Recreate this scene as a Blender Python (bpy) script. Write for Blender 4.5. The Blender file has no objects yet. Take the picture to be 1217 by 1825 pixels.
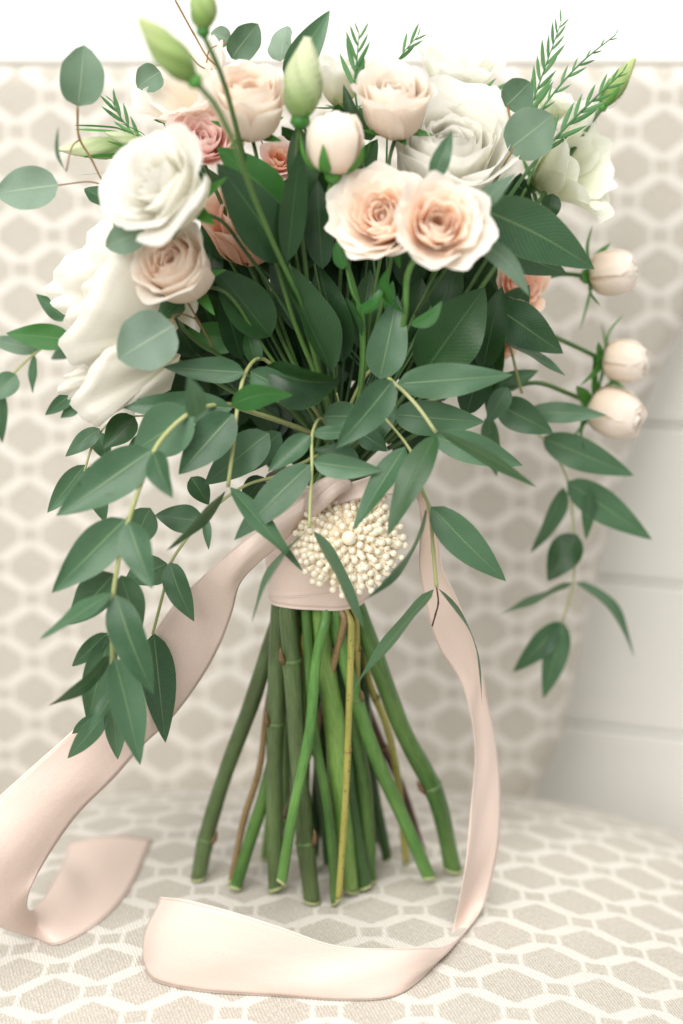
import bpy, math, random
from mathutils import Vector as V, Matrix
R = math.radians
sc = bpy.context.scene
COL = sc.collection
random.seed(7)

# ---------------------------------------------------------------- camera
CAM = V((0, -0.70, 0.394)); PITCH = R(14.6); FPX = 2535.0
FWD = V((0, math.cos(PITCH), -math.sin(PITCH))); UP = V((0, math.sin(PITCH), math.cos(PITCH))); RT = V((1, 0, 0))
cam = bpy.data.objects.new('camera', bpy.data.cameras.new('camera')); COL.objects.link(cam)
cam.location = CAM; cam.rotation_euler = (math.pi/2 - PITCH, 0, 0)
cam.data.sensor_fit = 'VERTICAL'; cam.data.sensor_height = 36; cam.data.sensor_width = 24
cam.data.lens = FPX/1825*36; cam.data.clip_end = 50; cam.data.clip_start = 0.02
cam.data.dof.use_dof = True; cam.data.dof.aperture_fstop = 2.8
sc.camera = cam

def at(px, py, Y):
    d = FWD + RT*((px-608.5)/FPX) - UP*((py-912.5)/FPX)
    return CAM + d*((Y-CAM.y)/d.y)
def mpp(p): return (p-CAM).dot(FWD)/FPX          # metres per photo pixel at a point
cam.data.dof.focus_distance = (at(620, 960, -0.034)-CAM).dot(FWD)

# ---------------------------------------------------------------- light: a bright room, one big window to the left
w = bpy.data.worlds.new('World'); sc.world = w; w.use_nodes = True
bg = w.node_tree.nodes['Background']; bg.inputs[0].default_value = (1.0, 0.98, 0.95, 1); bg.inputs[1].default_value = 0.54
def area(name, loc, target, size, power, col):
    l = bpy.data.lights.new(name, 'AREA'); l.shape = 'RECTANGLE'; l.size = size[0]; l.size_y = size[1]; l.energy = power; l.color = col
    o = bpy.data.objects.new(name, l); COL.objects.link(o); o.location = loc
    o.rotation_euler = (V(target)-V(loc)).to_track_quat('-Z', 'Y').to_euler()
area('window_light', (-0.85, -1.45, 1.20), (0, 0.05, 0.20), (1.4, 1.2), 43, (1.0, 0.985, 0.96))
area('top_fill_light', (0.45, -0.75, 2.7), (0, 0.1, 0.2), (1.8, 1.5), 52, (1.0, 0.985, 0.95))  # added soft fill from above, not a lamp of the room
sc.view_settings.view_transform = 'Standard'; sc.view_settings.look = 'None'
sc.view_settings.exposure = 0.20; sc.view_settings.gamma = 1
sc.render.engine = 'CYCLES'
cy = sc.cycles; cy.use_denoising = True; cy.max_bounces = 12; cy.diffuse_bounces = 8; cy.transmission_bounces = 6
cy.caustics_reflective = False; cy.caustics_refractive = False

# ---------------------------------------------------------------- material helpers
class NT:
    def __init__(s, name):
        s.m = bpy.data.materials.new(name); s.m.use_nodes = True; s.t = s.m.node_tree; s.t.nodes.clear()
    def n(s, typ, **kw):
        n = s.t.nodes.new(typ)
        for k, v in kw.items(): setattr(n, k, v)
        return n
    def l(s, a, b): s.t.links.new(a, b)
    def math(s, op, a, b=None, c=None, clamp=False):
        n = s.n('ShaderNodeMath', operation=op); n.use_clamp = clamp
        for i, x in enumerate((a, b, c)):
            if x is None: continue
            if isinstance(x, (int, float)): n.inputs[i].default_value = x
            else: s.l(x, n.inputs[i])
        return n.outputs[0]
    def mix(s, f, a, b, blend='MIX'):
        n = s.n('ShaderNodeMix', data_type='RGBA', blend_type=blend)
        for i, x in ((0, f), (6, a), (7, b)):
            if isinstance(x, (int, float)): n.inputs[i].default_value = x
            elif isinstance(x, tuple): n.inputs[i].default_value = x if len(x) == 4 else x+(1,)
            else: s.l(x, n.inputs[i])
        return n.outputs[2]
    def ramp(s, f, stops):
        n = s.n('ShaderNodeValToRGB'); e = n.color_ramp.elements
        while len(e) < len(stops): e.new(0.5)
        for i, (p, c) in enumerate(stops): e[i].position = p; e[i].color = c if len(c) == 4 else c+(1,)
        s.l(f, n.inputs[0]); return n.outputs[0]
    def noise(s, vec, scale, detail=3, rough=0.55):
        n = s.n('ShaderNodeTexNoise'); n.inputs['Scale'].default_value = scale; n.inputs['Detail'].default_value = detail
        n.inputs['Roughness'].default_value = rough
        if vec is not None: s.l(vec, n.inputs['Vector'])
        return n.outputs['Fac']
    def uv(s): return s.n('ShaderNodeUVMap').outputs[0]
    def obj(s): return s.n('ShaderNodeTexCoord').outputs['Object']
    def scale(s, vec, sx, sy, sz=1):
        n = s.n('ShaderNodeVectorMath', operation='MULTIPLY'); s.l(vec, n.inputs[0]); n.inputs[1].default_value = (sx, sy, sz); return n.outputs[0]
    def sep(s, vec):
        n = s.n('ShaderNodeSeparateXYZ'); s.l(vec, n.inputs[0]); return n.outputs
    def bump(s, h, strength, dist):
        n = s.n('ShaderNodeBump'); n.inputs['Strength'].default_value = strength; n.inputs['Distance'].default_value = dist
        s.l(h, n.inputs['Height']); return n.outputs[0]
    def finish(s, col, rough=0.5, spec=0.5, normal=None, sheen=0, coat=0, trans=0, transcol=None, aniso=0):
        p = s.n('ShaderNodeBsdfPrincipled')
        if isinstance(col, tuple): p.inputs['Base Color'].default_value = col+(1,)
        else: s.l(col, p.inputs['Base Color'])
        if isinstance(rough, (int, float)): p.inputs['Roughness'].default_value = rough
        else: s.l(rough, p.inputs['Roughness'])
        p.inputs['Specular IOR Level'].default_value = spec
        p.inputs['Sheen Weight'].default_value = sheen; p.inputs['Coat Weight'].default_value = coat
        p.inputs['Coat Roughness'].default_value = 0.15; p.inputs['Anisotropic'].default_value = aniso
        if normal is not None: s.l(normal, p.inputs['Normal'])
        out = s.n('ShaderNodeOutputMaterial'); sh = p.outputs[0]
        if trans > 0:
            t = s.n('ShaderNodeBsdfTranslucent'); c = transcol if transcol is not None else col
            if isinstance(c, tuple): t.inputs[0].default_value = c+(1,)
            else: s.l(c, t.inputs[0])
            mx = s.n('ShaderNodeMixShader'); mx.inputs[0].default_value = trans; s.l(sh, mx.inputs[1]); s.l(t.outputs[0], mx.inputs[2]); sh = mx.outputs[0]
        s.l(sh, out.inputs[0]); return s.m

def fabric_mat():
    t = NT('hexagon_fabric'); uv = t.uv(); P = 0.0449
    wob = t.n('ShaderNodeTexNoise'); wob.inputs['Scale'].default_value = 420; wob.inputs['Detail'].default_value = 2; t.l(uv, wob.inputs['Vector'])
    add = t.n('ShaderNodeVectorMath', operation='MULTIPLY_ADD'); t.l(wob.outputs['Color'], add.inputs[0]); add.inputs[1].default_value = (0.0018,)*3; t.l(uv, add.inputs[2])
    x, y, _ = t.sep(t.scale(add.outputs[0], 1/P, 1/P))
    def rel(c, off): return t.math('ABSOLUTE', t.math('SUBTRACT', t.math('FRACT', t.math('ADD', c, off)), 0.5))
    ax, ay, bx, by = rel(x, 0.5), rel(y, 0.5), rel(x, 0.0), rel(y, 0.0)
    def hexd(qx, qy):
        s = t.math('DIVIDE', t.math('ADD', t.math('MULTIPLY', qx, 0.22), t.math('MULTIPLY', qy, 0.325)), 0.392)
        return t.math('MAXIMUM', t.math('SUBTRACT', qx, 0.325), t.math('SUBTRACT', s, 0.266))
    def sqd(qx, qy): return t.math('MAXIMUM', t.math('SUBTRACT', qx, 0.120), t.math('SUBTRACT', qy, 0.098))
    d = t.math('MINIMUM', t.math('MINIMUM', hexd(ax, ay), hexd(bx, by)), t.math('MINIMUM', sqd(bx, ay), sqd(ax, by)))
    mask = t.math('SUBTRACT', 1.0, t.math('MULTIPLY_ADD', d, 30.0, 0.5), clamp=True)
    weave1 = t.noise(t.scale(uv, 2100, 300), 1.0, 2, 0.6)      # slubby yarn running up the cloth
    weave2 = t.noise(t.scale(uv, 420, 1500), 1.0, 2, 0.6)
    fleck = t.noise(t.scale(uv, 1500, 900), 1.0, 2, 0.7)
    thr = t.math('SINE', t.math('MULTIPLY_ADD', t.math('ADD', x, t.math('MULTIPLY', y, 0.35)), 2*math.pi*26, t.math('MULTIPLY', weave2, 3.0)))
    blotch = t.noise(uv, 22, 3)
    dark = t.mix(t.math('MULTIPLY_ADD', weave1, 2.6, -0.85, clamp=True), (0.385, 0.35, 0.295), (0.60, 0.56, 0.495))
    dark = t.mix(t.math('MULTIPLY_ADD', weave2, 2.0, -0.85, clamp=True), dark, (0.30, 0.27, 0.215))
    dark = t.mix(t.math('MULTIPLY_ADD', fleck, 5.0, -2.9, clamp=True), dark, (0.70, 0.665, 0.60))
    light = t.mix(t.math('MULTIPLY_ADD', thr, 0.3, 0.3, clamp=True), (0.68, 0.645, 0.59), (0.58, 0.545, 0.485))
    col = t.mix(mask, light, dark)
    col = t.mix(t.math('MULTIPLY_ADD', blotch, 0.6, -0.16, clamp=True), col, (0.58, 0.545, 0.485))
    h = t.math('ADD', t.math('MULTIPLY', mask, -0.8), t.math('ADD', t.math('MULTIPLY', weave1, 0.8), t.math('MULTIPLY', thr, 0.25)))
    return t.finish(col, 0.9, 0.1, t.bump(h, 0.7, 0.0008), sheen=0.15)

def plank_mat():
    t = NT('white_painted_wood'); o = t.obj()
    n = t.noise(t.scale(o, 3, 30, 60), 1.0, 4)
    col = t.mix(n, (0.85, 0.84, 0.79), (0.81, 0.80, 0.75))
    return t.finish(col, 0.45, 0.4, t.bump(n, 0.15, 0.001))

def leaf_mat(name, dark, light, rib, rough=0.45, spec=0.45, trans=0.18, wax=0.5):
    t = NT(name); uv = t.uv(); u, v, _ = t.sep(uv)
    info = t.n('ShaderNodeObjectInfo').outputs['Random']; o = t.obj()
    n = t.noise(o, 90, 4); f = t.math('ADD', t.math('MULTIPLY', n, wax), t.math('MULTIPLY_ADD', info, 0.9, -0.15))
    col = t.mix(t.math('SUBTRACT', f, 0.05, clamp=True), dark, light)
    au = t.math('ABSOLUTE', t.math('SUBTRACT', u, 0.5))
    side = t.math('SINE', t.math('MULTIPLY', t.math('SUBTRACT', v, t.math('MULTIPLY', au, 0.45)), 150))
    sv = t.math('MULTIPLY', t.math('SUBTRACT', side, 0.84, clamp=True), 2.4)
    col = t.mix(sv, col, rib)
    fine = t.noise(t.scale(o, 1, 1), 700, 2)
    col = t.mix(t.math('MULTIPLY_ADD', fine, 0.5, -0.15, clamp=True), col, light)
    ribw = t.math('SUBTRACT', 1.0, t.math('DIVIDE', au, t.math('MULTIPLY_ADD', v, -0.018, 0.034)), clamp=True)
    col = t.mix(t.math('MULTIPLY', ribw, 0.85), col, rib)
    edge = t.math('MULTIPLY', t.math('SUBTRACT', au, 0.482, clamp=True), 40, clamp=True)
    col = t.mix(t.math('MULTIPLY', edge, 0.6), col, rib)
    spots = t.math('GREATER_THAN', t.noise(o, 130, 1), 0.765)
    col = t.mix(t.math('MULTIPLY', spots, 0.5), col, (0.03, 0.05, 0.02))
    h = t.math('ADD', t.math('MULTIPLY', sv, 0.3), t.math('ADD', t.math('MULTIPLY', fine, 0.6), ribw))
    r = t.math('MULTIPLY_ADD', n, 0.25, rough-0.1)
    return t.finish(col, r, spec, t.bump(h, 0.35, 0.0004), trans=trans, transcol=t.mix(0.5, col, (0.10, 0.30, 0.03)))

def petal_mat(name, base, mid, tip, trans=0.35, rough=0.5, a=0.25, b=0.7):
    t = NT(name); uv = t.uv(); u, v, _ = t.sep(uv)
    n = t.noise(t.scale(uv, 3, 2), 2.0, 3)
    f = t.math('ADD', v, t.math('MULTIPLY_ADD', n, 0.24, -0.12))
    col = t.ramp(f, [(0.05, base), (a, mid if a > .4 else base), (b, mid), (0.96, tip)])
    streak = t.noise(t.scale(uv, 60, 1.5), 1.0, 3)
    col = t.mix(t.math('MULTIPLY_ADD', streak, 0.5, -0.17, clamp=True), col, base)
    au = t.math('ABSOLUTE', t.math('SUBTRACT', u, 0.5))
    h = t.math('ADD', streak, t.math('MULTIPLY', n, 1.5))
    return t.finish(col, rough, 0.3, t.bump(h, 0.35, 0.0006), sheen=0.15, trans=trans)

def stem_mat(name, c1, c2, spot=None, rough=0.3):
    t = NT(name); uv = t.uv(); o = t.obj()
    info = t.n('ShaderNodeObjectInfo').outputs['Random']
    n = t.noise(t.scale(uv, 8, 1.6), 1.6, 4); big = t.noise(o, 26, 2)
    col = t.mix(t.math('MULTIPLY_ADD', t.math('ADD', n, big), 1.9, -1.4, clamp=True), c1, c2)
    fine = t.noise(t.scale(uv, 26, 3), 2.0, 3)
    col = t.mix(t.math('MULTIPLY_ADD', fine, 1.1, -0.5, clamp=True), col, c2)
    info2 = t.math('MULTIPLY_ADD', t.noise(t.scale(o, 14, 14, 9), 1.0, 2), 2.2, -0.85, clamp=True)
    if not spot: col = t.mix(t.math('MULTIPLY', info2, 0.55), col, (0.075, 0.075, 0.035))
    scar = t.math('GREATER_THAN', t.noise(t.scale(uv, 9, 5), 1.0, 1), 0.74)
    col = t.mix(t.math('MULTIPLY', scar, 0.5), col, (0.09, 0.07, 0.03))
    if spot:
        s = t.math('GREATER_THAN', t.noise(t.scale(uv, 3, 14), 1.0, 1), 0.68)
        col = t.mix(t.math('MULTIPLY', s, 0.8), col, spot)
    return t.finish(col, rough, 0.45, t.bump(fine, 0.3, 0.0006))

def satin_mat():
    t = NT('blush_satin'); uv = t.uv(); u, v, _ = t.sep(uv)
    n = t.noise(t.scale(uv, 30, 1100), 1.0, 2); fine = t.noise(t.scale(uv, 160, 2600), 1.0, 2); big = t.noise(t.scale(uv, 2.2, 22), 1.0, 3)
    col = t.mix(t.math('MULTIPLY_ADD', n, 1.4, -0.4, clamp=True), (0.69, 0.555, 0.485), (0.61, 0.475, 0.405))
    col = t.mix(t.math('MULTIPLY_ADD', fine, 1.2, -0.6, clamp=True), col, (0.72, 0.59, 0.52))
    au = t.math('ABSOLUTE', t.math('SUBTRACT', u, 0.5))
    sel = t.math('MULTIPLY', t.math('GREATER_THAN', au, 0.462), t.math('LESS_THAN', au, 0.480))
    tooth = t.math('MULTIPLY', t.math('GREATER_THAN', au, 0.480), t.math('GREATER_THAN', t.math('SINE', t.math('MULTIPLY', v, 4200.0)), 0.0))
    col = t.mix(t.math('MULTIPLY', sel, 0.45), col, (0.44, 0.30, 0.24))
    col = t.mix(t.math('MULTIPLY', tooth, 0.35), col, (0.82, 0.72, 0.66))
    h = t.math('ADD', t.math('MULTIPLY', big, 2.5), t.math('ADD', t.math('MULTIPLY', n, 0.35), t.math('MULTIPLY', sel, -1.0)))
    return t.finish(col, t.math('MULTIPLY_ADD', n, 0.12, 0.33), 0.45, t.bump(h, 0.5, 0.0006), sheen=0.1, trans=0.05, aniso=0.4)

def pearl_mat():
    t = NT('ivory_pearl'); n = t.noise(t.obj(), 260, 2)
    col = t.mix(n, (0.86, 0.79, 0.64), (0.82, 0.725, 0.56))
    return t.finish(col, 0.2, 0.8, None, coat=1.0)

M = dict(
    fabric=fabric_mat(), plank=plank_mat(), satin=satin_mat(), pearl=pearl_mat(),
    willow=leaf_mat('blue_green_eucalyptus', (0.013, 0.056, 0.022), (0.076, 0.158, 0.088), (0.18, 0.27, 0.12), 0.40, 0.45),
    sage=leaf_mat('silver_eucalyptus', (0.07, 0.125, 0.082), (0.165, 0.24, 0.175), (0.26, 0.34, 0.22), 0.55, 0.35, 0.22),
    pale=leaf_mat('pale_eucalyptus', (0.135, 0.20, 0.15), (0.25, 0.33, 0.265), (0.36, 0.44, 0.32), 0.55, 0.35, 0.25),
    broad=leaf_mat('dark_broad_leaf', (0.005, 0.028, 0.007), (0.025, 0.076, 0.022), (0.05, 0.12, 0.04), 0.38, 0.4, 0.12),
    bright=leaf_mat('fresh_green_leaf', (0.018, 0.10, 0.018), (0.05, 0.19, 0.04), (0.12, 0.26, 0.08), 0.4, 0.45, 0.3),
    fern=leaf_mat('fern_leaf', (0.045, 0.15, 0.05), (0.13, 0.27, 0.12), (0.15, 0.3, 0.12), 0.5, 0.35, 0.3),
    white=petal_mat('white_petal', (0.87, 0.84, 0.66), (0.92, 0.905, 0.835), (0.92, 0.91, 0.875), 0.6, a=0.16, b=0.5),
    ivory=petal_mat('ivory_petal', (0.68, 0.64, 0.48), (0.74, 0.70, 0.595), (0.81, 0.785, 0.71), 0.36, a=0.15, b=0.45),
    cream=petal_mat('blush_outer_petal', (0.90, 0.77, 0.62), (0.92, 0.84, 0.75), (0.93, 0.88, 0.82), 0.45),
    peach=petal_mat('peach_inner_petal', (0.97, 0.67, 0.47), (0.96, 0.80, 0.67), (0.95, 0.88, 0.80), 0.58, a=0.3, b=0.7),
    pink=petal_mat('pink_petal', (0.92, 0.60, 0.53), (0.94, 0.71, 0.66), (0.94, 0.83, 0.79), 0.45),
    coral=petal_mat('coral_petal', (0.90, 0.50, 0.31), (0.93, 0.64, 0.48), (0.93, 0.77, 0.66), 0.4),
    greenwhite=petal_mat('green_white_petal', (0.52, 0.60, 0.28), (0.83, 0.84, 0.68), (0.90, 0.90, 0.82), 0.4, a=0.15, b=0.5),
    bud=petal_mat('green_bud', (0.20, 0.32, 0.08), (0.36, 0.47, 0.17), (0.52, 0.58, 0.27), 0.25, a=0.2, b=0.6),
    palebud=petal_mat('pale_green_bud', (0.25, 0.37, 0.12), (0.55, 0.62, 0.36), (0.72, 0.74, 0.52), 0.3, a=0.15, b=0.55),
    sepal=leaf_mat('green_sepal', (0.030, 0.15, 0.022), (0.09, 0.29, 0.05), (0.14, 0.33, 0.08), 0.45, 0.4, 0.2),
    st_green=stem_mat('green_stem', (0.026, 0.085, 0.014), (0.095, 0.195, 0.042)),
    st_bright=stem_mat('bright_green_stem', (0.034, 0.130, 0.022), (0.13, 0.28, 0.062)),
    st_lime=stem_mat('lime_green_stem', (0.085, 0.20, 0.03), (0.22, 0.36, 0.09)),
    st_olive=stem_mat('olive_brown_stem', (0.046, 0.075, 0.022), (0.105, 0.165, 0.060)),
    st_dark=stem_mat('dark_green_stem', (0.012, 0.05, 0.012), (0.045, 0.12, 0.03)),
    st_yellow=stem_mat('yellow_twig', (0.22, 0.21, 0.04), (0.40, 0.36, 0.10), (0.05, 0.025, 0.012)),
    st_tan=stem_mat('tan_twig', (0.17, 0.11, 0.045), (0.28, 0.20, 0.09), (0.07, 0.04, 0.02)),
    st_red=stem_mat('red_brown_twig', (0.05, 0.014, 0.008), (0.12, 0.04, 0.02)),
    st_euc=stem_mat('yellow_green_sprig_stem', (0.27, 0.31, 0.11), (0.44, 0.46, 0.21)),
    st_brown=stem_mat('orange_brown_sprig_stem', (0.17, 0.075, 0.025), (0.30, 0.18, 0.06)),
    collar=stem_mat('pale_stem_node', (0.055, 0.12, 0.03), (0.125, 0.20, 0.065)),
    cut=stem_mat('cut_stem_end', (0.26, 0.32, 0.12), (0.42, 0.46, 0.22)),
    scale=stem_mat('brown_bud_scale', (0.10, 0.05, 0.025), (0.20, 0.13, 0.05)),
    core=stem_mat('brooch_backing', (0.56, 0.46, 0.30), (0.64, 0.54, 0.37)),
)

# ---------------------------------------------------------------- object helpers
def link(name, verts, faces, uvs, mat, parent=None, smooth=True):
    me = bpy.data.meshes.new(name); me.from_pydata(verts, [], faces)
    if uvs:
        lay = me.uv_layers.new(name='UVMap')
        fl = [0.0]*(2*len(me.loops))
        for i, lp in enumerate(me.loops):
            u = uvs[lp.vertex_index]; fl[2*i] = u[0]; fl[2*i+1] = u[1]
        lay.data.foreach_set('uv', fl)
    me.polygons.foreach_set('use_smooth', [smooth]*len(me.polygons))
    me.materials.append(M[mat] if isinstance(mat, str) else mat); me.update()
    o = bpy.data.objects.new(name, me); COL.objects.link(o)
    if parent is not None:
        o.parent = parent
        o.matrix_parent_inverse = Matrix.Translation(-parent.location)
    return o
def thing(name, label, cat, loc, group=None):
    o = bpy.data.objects.new(name, None); COL.objects.link(o); o.location = loc; o.empty_display_size = 0.01
    o['label'] = label; o['category'] = cat
    if group: o['group'] = group
    return o
def grid_faces(nu, nv, wrap=False):
    f = []
    for j in range(nv-1):
        for i in range(nu if wrap else nu-1):
            a = j*nu+i; b = j*nu+(i+1) % nu
            f.append((a, b, b+nu, a+nu))
    return f
def spline(pts, n):
    """Catmull-Rom through points, n samples in all, roughly by chord."""
    pts = [V(p) for p in pts]
    if len(pts) == 2: return [pts[0].lerp(pts[1], i/(n-1)) for i in range(n)]
    P = [pts[0]*2-pts[1]]+pts+[pts[-1]*2-pts[-2]]
    T = [0]
    for i in range(len(pts)-1): T.append(T[-1]+(pts[i+1]-pts[i]).length**0.5)
    out = []
    for k in range(n):
        t = T[-1]*k/(n-1); i = 0
        while i < len(pts)-2 and t > T[i+1]: i += 1
        p0, p1, p2, p3 = P[i:i+4]
        t1, t2 = T[i], T[i+1]; t0 = t1-max((p1-p0).length, 1e-9)**0.5; t3 = t2+max((p3-p2).length, 1e-9)**0.5
        A1 = p0*((t1-t)/(t1-t0))+p1*((t-t0)/(t1-t0)); A2 = p1*((t2-t)/(t2-t1))+p2*((t-t1)/(t2-t1)); A3 = p2*((t3-t)/(t3-t2))+p3*((t-t2)/(t3-t2))
        B1 = A1*((t2-t)/(t2-t0))+A2*((t-t0)/(t2-t0)); B2 = A2*((t3-t)/(t3-t1))+A3*((t-t1)/(t3-t1))
        out.append(B1*((t2-t)/(t2-t1))+B2*((t-t1)/(t2-t1)))
    return out
def tube_geo(path, rad, ns=9):
    """path: list of points, rad: list of radii. Verts, faces, uvs; capped."""
    vs, uv = [], []; L = 0; ref = None
    for k, p in enumerate(path):
        d = (path[min(k+1, len(path)-1)]-path[max(k-1, 0)]).normalized()
        if ref is None: ref = d.orthogonal().normalized()
        ref = (ref-d*ref.dot(d)).normalized(); b = d.cross(ref)
        if k: L += (p-path[k-1]).length
        for i in range(ns):
            a = 2*math.pi*i/ns
            vs.append(p+(ref*math.cos(a)+b*math.sin(a))*rad[k]); uv.append((abs(2*i/ns-1), L*40))
    f = grid_faces(ns, len(path), True)
    f.append(tuple(range(ns-1, -1, -1))); n = len(vs); f.append(tuple(range(n-ns, n)))
    return vs, f, uv
def tube(name, path, rad, mat, parent, ns=9):
    v, f, u = tube_geo(path, rad, ns); return link(name, v, f, u, mat, parent)
def merge(parts):
    V_, F_, U_ = [], [], []
    for v, f, u in parts:
        o = len(V_); V_ += v; U_ += u; F_ += [tuple(i+o for i in q) for q in f]
    return V_, F_, U_
def view_axes(p):
    z = (CAM-p).normalized(); x = RT; y = z.cross(x).normalized(); x = y.cross(z).normalized(); return x, y, z
def vdir(p, a):
    x, y, z = view_axes(p); return (x*a[0]+y*a[1]+z*a[2]).normalized()

# ---------------------------------------------------------------- setting: plank wall
ang = R(17); ex = V((math.cos(ang), -math.sin(ang), 0)); wn = V((-math.sin(ang), -math.cos(ang), 0))
wall = thing('plank_wall', 'white painted board wall behind the upholstered chair', 'wall', (0.25, 0.42, 0)); wall['kind'] = 'structure'
del wall['category']
zt = (at(1180, 748, .36).z, at(1180, 1046, .35).z, at(1180, 1316, .34).z)
pit = (zt[0]-zt[2])/2
W0 = V((0.25, 0.36, 0))
for k in range(-3, 6):
    z0 = zt[1]+k*pit; z1 = z0+pit-0.0018; c = 0.002; xs = (-1.1, 0.6)
    prof = [(0.02, z0), (c, z0), (0, z0+c), (0, z1-c), (c, z1), (0.02, z1)]
    vs = []
    for x in xs:
        for d_, z in prof: vs.append(W0+ex*x-wn*d_+V((0, 0, z)))
    fs = [(i, i+6, i+7, i+1) for i in range(5)]+[(5, 11, 6, 0), (0, 1, 2, 3, 4, 5), (11, 10, 9, 8, 7, 6)]
    link('plank', [v for v in vs], fs, None, 'plank', wall, smooth=False)
link('backing_board', [W0+ex*x-wn*0.015+V((0, 0, z)) for x, z in ((-1.1, -.3), (.6, -.3), (.6, .95), (-1.1, .95))], [(0, 1, 2, 3)], None, 'plank', wall, False)

# ---------------------------------------------------------------- chair
def seat_z(x, y):
    z = -0.003*math.sin(x*9+1)*math.sin(y*11)
    if y > 0.06: z -= 1.807*(y-0.06)**2
    if y < -0.02: z -= 0.37*(y+0.02)**2
    if x > 0.04: z -= 0.95*(x-0.04)**2
    if x < -0.06: z -= 0.7*(x+0.06)**2
    return z
def on_seat(px, py, lift=0.0):
    d = FWD + RT*((px-608.5)/FPX) - UP*((py-912.5)/FPX); t = 0.5
    for _ in range(400):
        p = CAM+d*t
        if p.z-seat_z(p.x, p.y)-lift < 0: break
        t += 0.002
    for _ in range(12):
        p = CAM+d*t; t += (p.z-seat_z(p.x, p.y)-lift)/max(0.2, -d.z)*0.8
    return CAM+d*t
chair = thing('upholstered_chair', 'armless chair upholstered in cream linen with a taupe hexagon print', 'chair', (0, 0.05, -0.1))
vs, uv = [], []; nx, ny = 90, 70
for j in range(ny):
    y = -0.42+0.70*j/(ny-1)
    for i in range(nx):
        x = -0.40+0.80*i/(nx-1); vs.append(V((x, y, seat_z(x, y)))); uv.append((x+0.0057*0+0.006, y*1.02+0.002))
fs = grid_faces(nx, ny)
b0 = len(vs)                                                     # cushion sides and underside
per = [i for i in range(nx)]+[j*nx+nx-1 for j in range(1, ny)]+[(ny-1)*nx+i for i in range(nx-2, -1, -1)]+[j*nx for j in range(ny-2, 0, -1)]
for k in per: vs.append(V((vs[k].x, vs[k].y, -0.30))); uv.append((uv[k][0], uv[k][1]-.2))
for a in range(len(per)):
    b = (a+1) % len(per); fs.append((per[b], per[a], b0+a, b0+b))
fs.append(tuple(b0+a for a in range(len(per))))
link('seat_cushion', vs, fs, uv, 'fabric', chair)
# backrest: rounded slab whose right edge flares outwards towards the top
def edge_x(z):
    tab = [(-0.3, .10), (at(960, 1400, .24).z, at(960, 1400, .24).x), (at(1003, 1300, .245).z, at(1003, 1300, .245).x), (at(1058, 1035, .26).z, at(1058, 1035, .26).x),
           (at(1135, 745, .27).z, at(1135, 745, .27).x), (at(1225, 560, .28).z, at(1225, 560, .28).x), (0.5, .30), (.6, .34)]
    for (z0, x0), (z1, x1) in zip(tab, tab[1:]):
        if z <= z1: t = (z-z0)/(z1-z0); return x0+(x1-x0)*t
    return tab[-1][1]
ztop = at(700, 118, .285).z
vs, uv = [], []; NF = 70; nz = 60; TH = 0.05; re = 0.022
def back_y(z): return 0.225+0.11*(z+0.02)
rows = [(-0.12+(ztop-0.012+0.12)*j/(nz-1), 0.0) for j in range(nz)]
for a in (25, 50, 70, 90): rows.append((ztop-0.012+0.012*math.sin(R(a)), 0.012*(1-math.cos(R(a)))))
rows += [(ztop, 0.03)]
for z, ins in rows:
    xr = edge_x(z); xl = -0.36; y0 = back_y(z)+ins; ring = []
    s = 0
    for i in range(NF):
        x = xl+(xr-re-xl)*i/(NF-1); ring.append((x, y0, x))
    for a in (18, 36, 54, 72, 90):
        ring.append((xr-re+re*math.sin(R(a)), y0+re*(1-math.cos(R(a))), xr-re+re*R(a)))
    ring.append((xr, back_y(z)+TH, xr+.03)); ring.append((xl, back_y(z)+TH, xr+.6))
    for x, y, u in ring: vs.append(V((x, y, z))); uv.append((u+0.011, z*1.006-ins+0.001))
nr = NF+7; fs = grid_faces(nr, len(rows), True); n = len(vs); fs.append(tuple(range(n-nr, n)))
link('backrest', vs, fs, uv, 'fabric', chair)
path = [V((-0.36+ (edge_x(ztop)-.01+.36)*i/40, back_y(ztop)+0.014, ztop+0.001)) for i in range(41)]
tube('welt', path, [0.0028]*41, 'fabric', chair, 8)

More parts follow.
